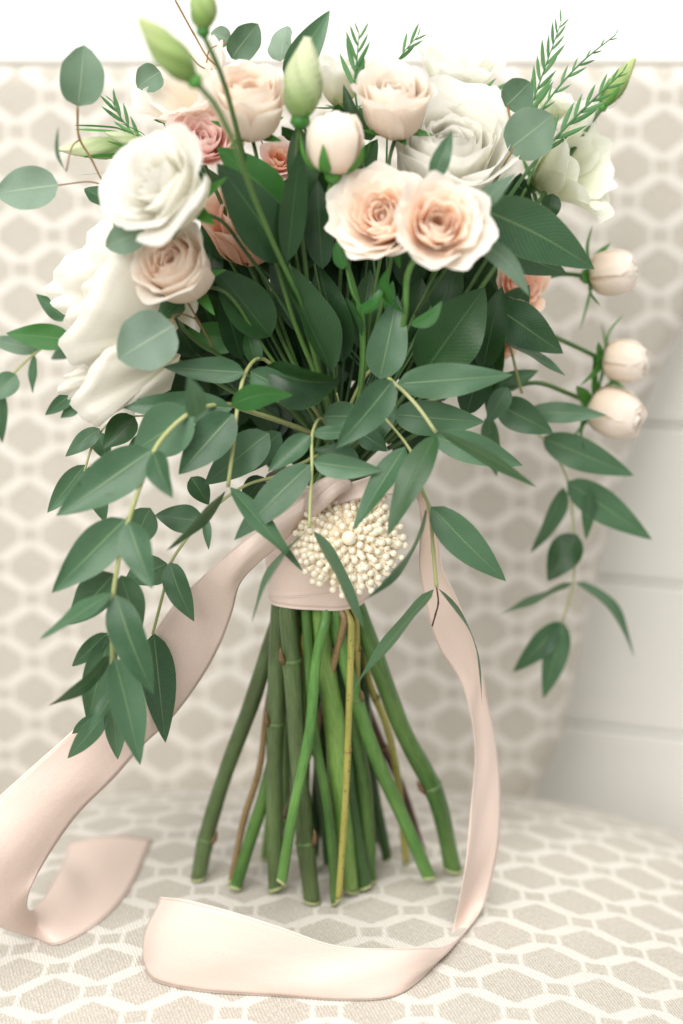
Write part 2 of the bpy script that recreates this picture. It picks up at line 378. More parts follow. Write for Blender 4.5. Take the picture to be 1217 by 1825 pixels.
# ---------------------------------------------------------------- stems: the cut ends under the binding
# id: ([(px,py) from binding down to cut end], radius px, Y at binding, Y at end or None = on the seat, material, nodes at fraction)
CUT = {
 's1': ([(505, 1080), (477, 1162), (449, 1251), (404, 1371), (369, 1486), (353, 1568)], 13, .010, None, 'st_olive', [.86]),
 's2': ([(512, 1080), (477, 1260), (462, 1371), (435, 1459), (411, 1575)], 5.5, .014, None, 'st_tan', []),
 's3': ([(505, 1100), (495, 1300), (473, 1410), (449, 1486), (418, 1588)], 10.5, .004, None, 'st_green', []),
 's4': ([(498, 1080), (491, 1291), (489, 1415), (492, 1590)], 14, -.004, None, 'st_olive', [.42]),
 's5': ([(512, 1080), (522, 1206), (531, 1348), (544, 1495), (556, 1608)], 14.5, -.012, None, 'st_olive', [.24, .8]),
 's6': ([(588, 1080), (566, 1162), (551, 1308), (524, 1437), (500, 1581)], 8.5, -.022, -.034, 'st_bright', []),
 's7': ([(545, 1080), (555, 1250), (562, 1322), (580, 1415), (591, 1504), (598, 1612)], 8, -.014, None, 'st_green', []),
 's8': ([(570, 1080), (577, 1171), (595, 1282), (604, 1415), (622, 1590)], 17, -.010, None, 'st_lime', []),
 's9': ([(626, 1080), (626, 1113), (622, 1260), (616, 1415), (603, 1606)], 5.5, -.019, -.030, 'st_yellow', [.6]),
 's10': ([(617, 1080), (615, 1100), (586, 1215), (562, 1308), (508, 1460)], 6, -.021, 0.01, 'st_tan', [.5]),
 's11': ([(634, 1080), (675, 1189), (719, 1304), (777, 1419), (808, 1554)], 15, -.006, None, 'st_green', [.72]),
 's12': ([(596, 1080), (608, 1149), (639, 1260), (675, 1362), (719, 1459), (768, 1572)], 11.5, -.015, None, 'st_bright', [.38]),
 's13': ([(600, 1080), (626, 1273), (648, 1406), (657, 1572)], 14, .002, None, 'st_green', []),
 's14': ([(590, 1080), (610, 1300), (626, 1441), (639, 1517), (651, 1585)], 12, .0, None, 'st_dark', []),
 's15': ([(630, 1080), (650, 1240), (675, 1313), (719, 1410), (752, 1515)], 6.5, .006, None, 'st_red', [.6]),
 's16': ([(638, 1080), (657, 1211), (688, 1291), (706, 1371), (724, 1540)], 6, .008, None, 'st_yellow', [.4]),
 's17': ([(630, 1080), (650, 1300), (668, 1437), (676, 1506)], 8, .016, None, 'st_dark', []),
 's18': ([(520, 1080), (512, 1291), (511, 1480)], 9, .01, None, 'st_green', [.5]),
 's19': ([(510, 1080), (490, 1350), (470, 1535)], 6, .014, None, 'st_lime', []),
 's20': ([(551, 1080), (535, 1202), (530, 1350), (560, 1555)], 5.5, -.012, None, 'st_yellow', []),
 's21': ([(560, 1080), (570, 1300), (590, 1540)], 13, .010, None, 'st_dark', []),
 's22': ([(585, 1080), (575, 1300), (555, 1530)], 12, .012, None, 'st_dark', []),
 's23': ([(640, 1080), (650, 1250), (665, 1400), (690, 1530)], 9, .010, None, 'st_dark', []),
 's24': ([(530, 1080), (545, 1250), (540, 1540)], 8, .004, None, 'st_lime', []),
 's25': ([(634, 1080), (636, 1180), (634, 1300), (640, 1500)], 5.5, -.014, .02, 'st_yellow', [.3]),
 's26': ([(610, 1080), (612, 1300), (640, 1545)], 10, .008, None, 'st_green', []),
}
used_cut = set()
def cut_points(cid):
    pts, r, y0, y1, mat, nodes = CUT[cid]; used_cut.add(cid)
    end = on_seat(*pts[-1], lift=0.001) if y1 is None else at(*pts[-1], y1)
    out = []
    for px, py in pts:
        t = (py-1080)/(pts[-1][1]-1080); out.append(at(px, py, y0+(end.y-y0)*t))
    return out
WC = at(567, 1090, 0.0); WR = 88*mpp(WC); WZ0 = at(567, 1088, -.020).z; WZ1 = at(567, 862, 0).z
def tame(path, r):
    out = []
    for p in path:
        z = p.z; lim = WR*0.97-r-.0012
        if z < WZ0: lim += (WZ0-z)*1.2
        if z > WZ1-.01: lim += (z-WZ1+.01)*1.6
        dx, dy = p.x-WC.x, p.y/.82; q = math.hypot(dx, dy)
        if q > lim > 0 and WZ0-.03 < z < WZ1+.03: p = V((WC.x+dx*lim/q, p.y*lim/q, z))
        out.append(p)
    return out
def do_stem(parent, upper, r_up, mat_up, cid=None):
    """upper: list of 3-D points from the bloom down towards the binding; cid: which cut end it runs into."""
    if cid is None:
        path = spline(upper, max(12, 6*len(upper)))
        return tube('stem', path, [r_up*(1-.25*i/len(path)) for i in range(len(path))] if False else [r_up]*len(path), mat_up, parent)
    c = cut_points(cid); px0 = CUT[cid][0][0][0]; y0 = CUT[cid][2]
    q0, q1 = CUT[cid][0][0], CUT[cid][0][1]; sl = (q0[0]-q1[0])/(q0[1]-q1[1]); nx_ = max(508, min(632, q0[0]-sl*95)); nx2 = max(515, min(630, q0[0]-sl*190))
    neck = [at(nx_, 985, y0*0.95), at(nx2, 870, y0*0.8)]
    r = CUT[cid][1]*mpp(c[0]); mat = CUT[cid][4]
    up = spline(upper+neck[::-1], 10+5*len(upper)); kk = min(range(len(up)), key=lambda i: (up[i]-upper[-1]).length); up = up[:kk]+tame(up[kk:], r)
    n = len(up); tube('stem', up, [r_up+(min(r, 0.003)-r_up)*max(0, (i-n*.5)/(n*.5)) for i in range(n)], mat_up, parent)
    low = tame(spline([neck[0]]+c, 44), r); m = len(low)
    nodes = CUT[cid][5]; rad = []
    for i in range(m):
        f = i/(m-1); rr = r*1.14*(1+0.02*math.sin(i*.9+r*9e3)+.03*math.sin(i*.37+r*5e3))
        for nf in nodes: rr *= 1+0.11*math.exp(-((f-(0.12+nf*.88))/0.022)**2)
        rad.append(rr)
    st = tube('stem', low, rad, mat, parent, 12)
    # fresh slanted cut face
    d = (low[-1]-low[-3]).normalized(); tube('cut_end', [low[-1]-d*0.0012, low[-1]-d*0.0002, low[-1]+d*0.0004], [rad[-1]*1.02, rad[-1]*1.05, rad[-1]*1.0], 'cut', st, 12)
    sx, sy_, sz = view_axes(low[-1]); sd = (sx*random.uniform(-1, 1)+sz*random.uniform(-.4, .8)).normalized(); sk = random.uniform(.25, .75)
    for ob, k0 in ((st, (m-1)*12), (st.children[0] if st.children else None, 0)):
        if ob is None: continue
        for vv in ob.data.vertices[k0:]: vv.co = vv.co - d*sk*max(0, (vv.co-low[-1]).dot(sd)+rad[-1])
    for nf in nodes:                                              # node collar and a bud scale
        k = int((0.12+nf*.88)*(m-1)); p = low[k]; d = (low[k+1]-low[k-1]).normalized(); rr = rad[k]
        nm = 'cut' if mat in ('st_olive', 'st_green', 'st_bright') else 'scale'
        tube('node', [p-d*rr*.22, p-d*rr*.1, p+d*rr*.1, p+d*rr*.22], [rr*1.0, rr*1.07, rr*1.06, rr*.98], 'collar' if nm == 'cut' else 'st_brown', st, 12)
        x, y, z = view_axes(p); s = random.choice((-1, 1)); side = (x*s*0.75+z*0.65).normalized(); side = (side-d*side.dot(d)).normalized()
        q = p+side*rr*.95
        tube('bud_scale', [q, q-d*rr*.6+side*rr*.28, q-d*rr*1.25+side*rr*.35, q-d*rr*1.7+side*rr*.3], [rr*.34, rr*.30, rr*.17, rr*.03], 'scale', st, 7)
    return st

# ---------------------------------------------------------------- leaves
def leaf(parent, b, t, wpx, Yb, Yt=None, mat='willow', kind='willow', bend=0.0, sag=None, roll=None, fold=0.14, name='leaf', label=None, curl=0.0):
    Yt = Yb if Yt is None else Yt
    B = at(*b, Yb); T = at(*t, Yt); Lp = math.hypot(t[0]-b[0], t[1]-b[1]); mid = (B+T)/2
    ax = (T-B); L = ax.length; ax = ax.normalized(); z = (CAM-mid).normalized()
    wd = ax.cross(z).normalized(); nn = wd.cross(ax).normalized()
    if nn.dot(z) < 0: nn = -nn
    ratio = {'willow': .36, 'broad': .42, 'round': .9, 'thin': .2, 'fern': .25}[kind]
    wide = wpx*mpp(mid)
    if roll is None:
        roll = random.uniform(-.3, .3)
        if wpx < ratio*Lp*0.72: roll = math.acos(max(.12, min(.98, wpx/(ratio*Lp))))*random.choice((-1, 1))
    wide = min(wide/max(.15, math.cos(roll)), ratio*L*1.9)
    q = Matrix.Rotation(roll, 3, ax); wd = q @ wd; nn = q @ nn
    if sag is None: sag = random.uniform(-.03, .13)
    nv, nu = 15, 9; vs, uv = [], []; cup = random.uniform(-.10, .22); rip = random.uniform(.02, .06); ph = random.uniform(0, 6.28); tw = random.uniform(-.25, .25)
    for j in range(nv):
        v = j/(nv-1)
        if kind == 'round': w = max(0.0, 1-abs(2*v-1)**2.3)**.5*(1.04-.12*v)*(1-.42*max(0, (v-.62)/.38)**1.3)
        elif kind == 'broad': w = math.sin(math.pi*v**.78)**.8
        elif kind == 'thin' or kind == 'fern': w = math.sin(math.pi*v**.7)**.9
        else: w = math.sin(math.pi*v**.70)**.85*(1.0-.10*v)
        c = B+ax*(L*v)+nn*(sag*L*math.sin(math.pi*v)*(1-.3*v)) + wd*(bend*L*math.sin(math.pi*v)) - nn*(curl*L*v*v*v)
        cw, sw = math.cos(tw*(v-.5)), math.sin(tw*(v-.5)); wd2 = wd*cw+nn*sw; n2 = nn*cw-wd*sw
        for i in range(nu):
            u = i/(nu-1)*2-1
            h = fold*abs(u)**1.3*w*wide*.5 + rip*wide*math.sin(v*10+ph+u*1.5)*abs(u)*w + cup*u*u*w*wide*.5
            vs.append(c+wd2*(u*w*wide*.5)+n2*h); uv.append(((u+1)/2, v))
    # thickness: a second skin just behind
    o = link(name, vs, grid_faces(nu, nv), uv, mat, parent)
    if label: o['label'] = label
    return o
def pts3(path): return [at(*p) for p in path]
def sprig(label, stem, leaves, r=2.6, mat='willow', kind='willow', smat='st_euc', cat='eucalyptus sprig', name='eucalyptus_sprig', group=None, cid=None, taper=0.55, petioles=()):
    P = pts3(stem); t = thing(name, label, cat, P[-1] if cid is None else P[0], group)
    rad = r*mpp(P[0])
    if cid: do_stem(t, P[::-1]+[at(600, 800, -.004)], rad*.8, smat, cid)
    else:
        path = spline(P, 7*len(P)); n = len(path)
        rr = [rad*(taper+(1-taper)*i/(n-1)) for i in range(n)]
        for k, p in enumerate(P[1:-1]):
            for i in range(n): rr[i] *= 1+.35*math.exp(-((path[i]-p).length/(rad*1.6))**2)
        tube('stem', path, rr, smat, t)
    for pp in petioles:
        q = spline(pts3(pp), 12); tube('petiole', q, [rad*.62]*12, smat, t, 7)
    for lf in leaves:
        kw = dict(mat=mat, kind=kind)
        if isinstance(lf[-1], dict): kw.update(lf[-1]); lf = lf[:-1]
        leaf(t, *lf, **kw)
    return t
GE = 'eucalyptus sprigs trailing from the bouquet'

# ---------------------------------------------------------------- petals and blooms
def petal(parent, base, axis, ref, L, W, phi, a0, a1, a2, r0, mat, flat=1.0, ruf=0.03, notch=0.22, nu=15, nv=13, tipcurl=0.0, name='petal', point=0.0, lean=0.0):
    """Meridian angle a (from the axis, outwards) runs a0 > a1 > a2 along the petal; wraps round the axis."""
    bi = axis.cross(ref); prof = []; r, z = r0, 0.0; K = 40
    for k in range(K+1):
        v = k/K; prof.append((r, z))
        if v < .5: s = v/.5; s = s*s*(3-2*s); a = a0+(a1-a0)*s
        else: s = (v-.5)/.5; s = s**1.8; a = a1+(a2-a1)*s
        r += math.sin(a)*L/K; z += math.cos(a)*L/K
    vs, uv = [], []; ph = random.uniform(0, 6.28); ph2 = random.uniform(0, 6.28); asym = random.uniform(-.12, .12)
    for j in range(nv):
        v = j/(nv-1)
        for i in range(nu):
            u = i/(nu-1)*2-1
            ve = v*(1-notch*abs(u)**2.6+asym*u*.3*v+point*(1-abs(u))**1.5*v*v)
            ve = max(0, min(1.0, ve)); kf = ve*K; k = min(K-1, int(kf)); f = kf-k
            rr = prof[k][0]*(1-f)+prof[k+1][0]*f; zz = prof[k][1]*(1-f)+prof[k+1][1]*f
            hw = W*math.sin(math.pi/2*min(1, v**.6*1.04+.04))
            s = u*hw; rho = max(.16*W, abs(rr)*flat); an = max(-2.4, min(2.4, s/rho))
            rad = rr-rho+rho*math.cos(an); lat = rho*math.sin(an)
            rad += ruf*L*(math.sin(u*4.2+ph)*.6+math.sin(u*8.5+ph2)*.4)*v**3 + tipcurl*L*abs(u)**2*v*v
            zz += ruf*L*.8*math.sin(u*6+ph2)*v**3 + lean*L*u*v
            dr = ref*math.cos(phi)+bi*math.sin(phi); dt = bi*math.cos(phi)-ref*math.sin(phi)
            vs.append(base+dr*rad+dt*lat+axis*zz); uv.append(((u+1)/2, v))
    return link(name, vs, grid_faces(nu, nv), uv, mat, parent)
def sepals(t, base, axis, ref, size, n=5, spread=1.1, mat='sepal', L=1.0, phi0=None, bud=False, hug=False):
    phi0 = random.uniform(0, 6) if phi0 is None else phi0; bi = axis.cross(ref)
    path = [base-axis*size*.46, base-axis*size*.30, base-axis*size*.10, base+axis*size*.12]     # receptacle
    cal = tube('calyx', path, [size*.12, size*.27, size*.34, size*.26], mat, t, 12)
    for k in range(n):
        ph = phi0+k*6.283/n+random.uniform(-.2, .2); dr = ref*math.cos(ph)+bi*math.sin(ph); dt = bi*math.cos(ph)-ref*math.sin(ph)
        Ls = size*L*random.uniform(.85, 1.2); a_s = R(112 if bud else 98); a_e = (random.uniform(.02, .22) if hug else random.uniform(.75, 2.0) if bud else spread+random.uniform(-.1, .8)); r, z = size*.22, -size*.04
        vs, uv = [], []; tw = random.uniform(-.5, .5)
        for q in range(12):
            v = q/11; a = a_s+(a_e-a_s)*min(1, v*1.25)**.8; wv = size*.24*(math.sin(math.pi*(v**.6*.93+.07))**.8+.02)
            if q: r += math.sin(a)*Ls/11; z += math.cos(a)*Ls/11
            nrm = axis*math.sin(a)-dr*math.cos(a); c = base+dr*r+axis*z; wd = dt*math.cos(tw*v)+nrm*math.sin(tw*v)
            for u in (-1, -.5, 0, .5, 1): vs.append(c+wd*(u*wv)+nrm*(abs(u)*wv*.35)); uv.append(((u+1)/2, v))
        link('sepal', vs, grid_faces(5, 12), uv, mat, cal)
def bloom(name, label, cat, px, py, Y, rpx, ax, style, group=None, stem=None, cid=None, mats=('cream', 'peach'), smat='st_green', seed=0, sep=True, stem_r=3.6, sepmat='sepal', n=None, size=1.0, hug=False):
    random.seed(seed or (px*7+py))
    c = at(px, py, Y); axis = vdir(c, ax); Rr = rpx*mpp(c); ref = axis.orthogonal().normalized(); g = 2.39996
    t = thing(name, label, cat, c-axis*Rr*.8, group)
    outer, inner = mats
    rnd = random.uniform
    if style == 'cup':          # spray rose: deep cup of cream petals round a peach heart
        base = c-axis*Rr*.85; N = n or 25
        for i in range(N):
            s = i/(N-1); m = inner if s < .62 else outer
            L = Rr*(1.25+.72*s)*rnd(.95, 1.05)
            petal(t, base, axis, ref, L, Rr*(.42+.62*s), i*g+rnd(-.4, .4), R(34+66*s**.8), R(1+8*s)+rnd(-.09, .09), R(-26+88*s**2.2)+rnd(-.15, .15), Rr*.03, m, flat=1.0+.15*s, ruf=.028+.02*rnd(0, 1), notch=.18, tipcurl=-.05*(1-s))
    elif style == 'open':       # wide garden rose, many swirled petals
        base = c-axis*Rr*.45; N = n or 34
        for i in range(N):
            s = i/(N-1); m = inner if s < .66 else outer
            L = Rr*(.62+.72*s)*rnd(.94, 1.06)
            petal(t, base, axis, ref, L, Rr*(.26+.46*s)*rnd(.8, 1.2), i*g+rnd(-.55, .55), R(22+68*s**.7), R(5+33*s**1.4)+rnd(-.12, .12), R(-24+96*s**1.8)+rnd(-.3, .3), Rr*rnd(.02, .12), m, flat=1.0+.5*s*rnd(.2, 1), ruf=.045+.03*rnd(0, 1), notch=.17, point=.04*rnd(0, 1))
    elif style == 'tea':        # classic high centred rose with reflexed outer petals
        base = c-axis*Rr*.75; N = n or 20
        for i in range(N):
            s = i/(N-1); m = inner if s < .4 else outer
            L = Rr*(1.25+.42*s)*rnd(.96, 1.04)
            petal(t, base, axis, ref, L, Rr*(.34+.56*s), i*g+rnd(-.15, .15), R(12+70*s**.8), R(-2+20*s**1.5), R(-18+132*s**1.6)+rnd(-.15, .15), Rr*.02, m, flat=1.0+.25*s, ruf=.02+.015*rnd(0, 1), notch=.16, tipcurl=.06*s, point=.10*s, nu=13, nv=13)
    elif style == 'side':       # big rose seen from the side: broad smooth petals with a rolled rim
        base = c-axis*Rr*.80; N = n or 15
        for i in range(N):
            s = i/(N-1); m = inner if s < .5 else outer
            L = Rr*(.98+.80*s)*rnd(.97, 1.04)
            petal(t, base, axis, ref, L, Rr*(.45+.75*s), i*g+rnd(-.15, .15), R(30+58*s**.8), R(3+17*s)+rnd(-.10, .10), R(-14+128*s**1.4)+rnd(-.3, .3), Rr*.02, m, flat=1.0+.15*s, ruf=.02+.03*rnd(0, 1), notch=.16, tipcurl=.02*s, point=.04*s, nu=15, nv=15)
    elif style == 'bud':        # closed round bud
        base = c-axis*Rr*1.05; N = n or 14
        for i in range(N):
            s = i/(N-1); m = inner if s < .25 else outer
            L = Rr*(2.45+.20*s)*rnd(.97, 1.03)
            petal(t, base, axis, ref, L, Rr*(.7+.45*s), i*g, R(60+42*s), R(-8+14*s), R(-78+26*s)+rnd(-.12, .12), Rr*.05, m, flat=1.0+.06*s, ruf=.02, notch=.20, point=.12)
    elif style == 'bell':       # lisianthus trumpet
        base = c-axis*Rr*.95; N = n or 9
        for i in range(N):
            s = i/(N-1); L = Rr*(1.7+.35*s)*rnd(.95, 1.05)
            petal(t, base, axis, ref, L, Rr*(.55+.35*s), i*g, R(50), R(14+12*s), R(10+85*s)+rnd(-.2, .2), Rr*.04, outer if s > .3 else inner, flat=1.15, ruf=.05, notch=.2)
    if sep:
        k = {'cup': .62, 'open': .5, 'tea': .5, 'bud': .95, 'bell': .55, 'side': .5}[style]
        if style == 'bud': sepals(t, base-axis*Rr*.02, axis, ref, Rr*1.0*size, 6, .50, sepmat, L=2.0 if hug else 1.75, bud=True, hug=hug)
        else: sepals(t, base+axis*Rr*.02, axis, ref, Rr*k*size, 5, 1.1, sepmat, L=1.3)
    up = [base-axis*Rr*.2]+(pts3(stem) if stem else [at(600, 800, Y*.4)])
    do_stem(t, up, stem_r*mpp(c), smat, cid)
    return t
def spindle_bud(name, label, b, tip, wpx, Yb, Yt, mat, stem, group, smat='st_green', cid=None, twist=2.0, stem_r=4.0, sep_n=5, sepL=.55, top=.2):
    """Lisianthus bud: a furled spindle with spiral pleats and thin sepals."""
    B = at(*b, Yb); T = at(*tip, Yt); t = thing(name, label, 'flower bud', B, group)
    ax = (T-B); L = ax.length; ax = ax.normalized(); ref = ax.orthogonal().normalized(); bi = ax.cross(ref); wr = wpx*mpp(B)*.5
    vs, uv = [], []; nv, nu = 26, 30
    for j in range(nv):
        v = j/(nv-1); r = wr*(.10+.92*math.sin(math.pi*v**.72)**.8)
        if v > .6: r = max(r, wr*(top+.30*(1-v)))
        for i in range(nu):
            a = 2*math.pi*i/nu; fl = (a*5/(2*math.pi)+v*twist) % 1.0
            rr = r*(1-.20*fl+ .04*math.sin(a*3))
            vs.append(B+ax*(L*v)+(ref*math.cos(a)+bi*math.sin(a))*rr); uv.append((fl, v))
    fs = grid_faces(nu, nv, True); fs.append(tuple(range(nu*(nv-1), nu*nv)))
    link('petal', vs, fs, uv, mat, t)
    path = [B-ax*wr*.5, B-ax*wr*.2, B+ax*wr*.15]
    cal = tube('calyx', path, [wr*.22, wr*.5, wr*.45], 'sepal', t, 12)
    for k in range(sep_n):
        petal(cal, B, ax, ref, L*sepL*random.uniform(.8, 1.1), wr*.16, k*6.283/sep_n+.4, 1.25, .12, .02, wr*.15, 'sepal', flat=3, ruf=0, nu=5, nv=9, name='sepal')
    do_stem(t, [B-ax*wr*.3]+pts3(stem), stem_r*mpp(B), smat, cid)
    return t

def fan_petal(t, base, rim, bulge=.010, roll=.006, mat='ivory', ridge=.0, ruf=.0012, c0=.0):
    """A broad petal seen from outside: from its base out to a rim curve, cupped, with the rim rolled back."""
    B = at(*base); rm = spline([at(*q) for q in rim], 30); n = (CAM-B).normalized(); vs, uv = [], []; nu, nv = 30, 16
    ph = random.uniform(0, 6)
    for j in range(nv):
        v = j/(nv-1)
        for i in range(nu):
            u = i/(nu-1); e = math.sin(math.pi*u)**.6
            P = B.lerp(rm[i], v**1.05)
            k = .62*bulge*math.sin(math.pi*min(1, v*.78))*(.45+.55*e)
            if v > .84: k += -roll*((v-.84)/.16)**2*(.5+.5*e)+ridge*math.sin((v-.84)/.16*math.pi)
            k += ruf*(math.sin(u*13+ph)*.6+math.sin(u*27+ph*2)*.4)*v**3 + .0016*math.sin(u*7+v*4+ph)*v + .00035*math.sin(u*46+v*3+ph)*v*v + .0007*abs(math.sin(u*9.5+ph))*v*v
            vs.append(P+n*k+(rm[i]-B).normalized()*ruf*1.1*(math.sin(u*23+ph)+.6*math.sin(u*41+ph*3))*v**5); uv.append((u, c0+v*(1-c0)))
    return link('petal', vs, grid_faces(nu, nv), uv, mat, t)

# ================================================================ BLOOMS
GP = 'peach spray roses in the bouquet'; GW = 'white roses in the bouquet'; GB = 'blush rose buds on thin stalks'; GL = 'lisianthus buds in the bouquet'
bloom('white_rose', 'crisp white rose at upper left, in front, with a green-tinged outer petal', 'rose', 292, 335, -.062, 104, (-.62, .42, .66), 'tea', GW,
      [(392, 392, -.045), (435, 445, -.03), (485, 515, -.02), (545, 620, -.012), (580, 760, -.01)], 's6', ('white', 'white'), 'st_dark', seed=4)
ra = bloom('white_rose', 'largest ivory white rose, seen from the side at the left edge of the bouquet', 'rose', 212, 505, -.006, 112, (-.90, .34, .14), 'side', GW,
      [(330, 590, -.01), (430, 660, -.005), (560, 780, 0)], 's1', ('ivory', 'white'), seed=12, sep=False)
rb = bloom('white_rose', 'white rose facing down and left, below the largest ivory rose', 'rose', 225, 660, -.014, 82, (-.86, -.30, .10), 'side', GW,
      [(330, 650, -.015), (450, 720, -.005), (560, 800, 0)], 's4', ('ivory', 'white'), seed=26, sep=False, n=13)
random.seed(33)
fan_petal(ra, (300, 540, -.012), [(205, 372, -.016), (172, 402, -.018), (150, 428, -.020), (108, 470, -.020), (86, 498, -.018), (84, 522, -.016), (98, 548, -.012), (120, 560, -.010)], .012, .006, 'ivory')
fan_petal(ra, (298, 550, -.018), [(206, 392, -.024), (170, 440, -.026), (128, 480, -.026), (100, 522, -.024), (104, 552, -.022), (122, 566, -.020), (140, 570, -.020)], .010, .004, 'ivory', ridge=.001, ruf=.002)
fan_petal(ra, (300, 560, -.022), [(210, 420, -.032), (180, 470, -.034), (146, 520, -.034), (118, 568, -.032), (118, 590, -.030), (132, 600, -.028)], .010, .005, 'ivory', ridge=.001, ruf=.0016)
fan_petal(ra, (318, 585, -.026), [(232, 398, -.034), (206, 430, -.040), (176, 486, -.044), (146, 545, -.044), (114, 598, -.042), (110, 622, -.040), (124, 652, -.038), (150, 650, -.036), (215, 648, -.034), (260, 640, -.032)], .016, .007, 'ivory', ridge=.0016)
fan_petal(ra, (318, 570, -.022), [(240, 400, -.030), (280, 440, -.032), (330, 480, -.030), (352, 530, -.026), (350, 590, -.022)], .010, .004, 'ivory')
fan_petal(rb, (300, 640, -.020), [(175, 640, -.028), (138, 655, -.030), (112, 676, -.030), (104, 696, -.028), (116, 708, -.026), (140, 712, -.024)], .008, .005, 'ivory', ridge=.001)
fan_petal(rb, (322, 632, -.030), [(236, 602, -.042), (196, 622, -.046), (164, 644, -.048), (146, 684, -.048), (128, 722, -.046), (134, 742, -.044), (160, 752, -.042), (176, 760, -.040), (196, 742, -.038), (246, 722, -.034), (304, 694, -.028)], .014, .007, 'ivory', ridge=.0016)
bloom('garden_rose', 'ruffled white garden rose at upper right behind the two open peach roses', 'rose', 798, 276, .004, 120, (.16, .72, .64), 'cup', GW,
      [(800, 420, .01), (720, 600, .005), (640, 780, .0)], 's11', ('white', 'white'), seed=31, n=30, sep=False)
bloom('garden_rose', 'small cream rose with pointed petals behind the ruffled white rose', 'rose', 868, 198, .040, 52, (.35, .75, .5), 'open', None,
      [(840, 300, .035), (740, 560, .02), (640, 780, .01)], 's13', ('cream', 'cream'), seed=5, n=18, sep=False)
bloom('lisianthus', 'white lisianthus at the top between the green bud and the tall blush rose', 'flower', 606, 135, .040, 60, (.05, .98, .1), 'bell', None,
      [(610, 300, .03), (605, 560, .02), (600, 780, .01)], 's26', ('white', 'greenwhite'), seed=8)
bloom('lisianthus', 'soft white bloom furthest back at the top right of the bouquet', 'flower', 815, 135, .085, 74, (.1, .9, .25), 'bell', None,
      [(790, 300, .06), (700, 600, .03), (630, 780, .01)], 's23', ('white', 'greenwhite'), seed=9)
bloom('lisianthus', 'green-white lisianthus trumpet opening to the right beside the hexagon fabric', 'flower', 1015, 305, .048, 82, (.80, .30, .40), 'bell', None,
      [(900, 390, .04), (800, 520, .025), (680, 740, .01)], 's14', ('greenwhite', 'greenwhite'), seed=14)
bloom('lisianthus', 'half-open pale lisianthus behind the fern at the right', 'flower', 985, 190, .075, 36, (.3, .9, .2), 'bell', None,
      [(940, 330, .05), (820, 540, .03), (680, 760, .015)], None, ('greenwhite', 'greenwhite'), seed=15)

bloom('spray_rose', 'blush cup rose with a peach heart, beside the pale green lisianthus bud', 'rose', 447, 180, -.026, 74, (-.02, .84, .54), 'cup', GP,
      [(470, 330, -.018), (520, 500, -.012), (590, 740, -.005)], 's10', ('cream', 'peach'), seed=41)
bloom('spray_rose', 'tallest round blush rose, standing on its own green stalk in the centre', 'rose', 706, 180, -.022, 72, (.02, .86, .50), 'cup', GP,
      [(693, 290, -.018), (690, 380, -.012), (660, 560, -.01), (630, 760, -.005)], 's12', ('cream', 'cream'), seed=43, sep=True)
bloom('spray_rose', 'closed cream rose bud in the centre, held by long green sepals', 'rose bud', 597, 250, -.040, 51, (.06, .96, .2), 'bud', GP,
      [(585, 360, -.03), (612, 450, -.025), (640, 550, -.018), (642, 680, -.01), (615, 790, -.008)], 's8', ('cream', 'cream'), 'st_bright', seed=44, stem_r=4.6, hug=True)
bloom('spray_rose', 'wide open peach rose, the left one of the front pair', 'rose', 684, 386, -.046, 93, (-.30, .42, .84), 'open', GP,
      [(690, 500, -.03), (660, 620, -.015), (625, 770, -.005)], None, ('cream', 'peach'), 'st_bright', seed=45, n=38)
bloom('spray_rose', 'open peach rose overlapping its neighbour, the right one of the front pair', 'rose', 780, 402, -.068, 86, (.12, .36, .90), 'open', GP,
      [(729, 480, -.05), (722, 560, -.042), (700, 650, -.025), (640, 780, -.01)], 's5', ('cream', 'peach'), 'st_bright', seed=46, n=36, stem_r=6)
bloom('spray_rose', 'peach cup rose tucked under the crisp white rose at the left', 'rose', 312, 474, -.044, 76, (-.46, .44, .76), 'cup', GP,
      [(400, 520, -.03), (470, 620, -.02), (570, 780, -.01)], 's3', ('cream', 'peach'), seed=47)
bloom('spray_rose', 'shaded peach rose behind the dark leaves, left of centre', 'rose', 440, 400, .000, 78, (-.1, .6, .5), 'cup', GP,
      [(480, 520, .005), (540, 680, .005), (590, 790, .0)], 's21', ('coral', 'coral'), seed=48, sep=False)
bloom('spray_rose', 'rose pink bloom half hidden behind the crisp white rose', 'rose', 362, 250, -.010, 66, (.1, .62, .70), 'open', None,
      [(420, 420, .0), (500, 600, .0), (585, 790, .0)], 's22', ('pink', 'pink'), seed=49, sep=False)
bloom('garden_rose', 'pale bloom with wide blush-edged petals spreading left behind the pink one', 'rose', 345, 180, .012, 84, (-.50, .66, .42), 'bell', None,
      [(420, 380, .01), (500, 600, .01), (590, 790, .005)], 's18', ('cream', 'white'), seed=50, sep=False)
bloom('spray_rose', 'coral petals of a small rose showing under the blush cup rose', 'rose', 497, 285, .004, 42, (.1, .5, .7), 'open', None,
      [(520, 420, .005), (560, 640, .005)], None, ('pink', 'coral'), seed=51, n=14, sep=False)
bloom('spray_rose', 'coral rose glimpsed behind the leaves at the right, above the blush buds', 'rose', 925, 512, .045, 52, (.4, .35, .75), 'open', None,
      [(860, 600, .03), (740, 720, .015)], 's15', ('coral', 'coral'), seed=52, n=18, sep=False)
bloom('spray_rose', 'small coral rose low at the right behind a hanging leaf', 'rose', 893, 612, .042, 34, (.5, .2, .75), 'open', None,
      [(840, 660, .03), (720, 760, .015)], None, ('coral', 'coral'), seed=53, n=14, sep=False)

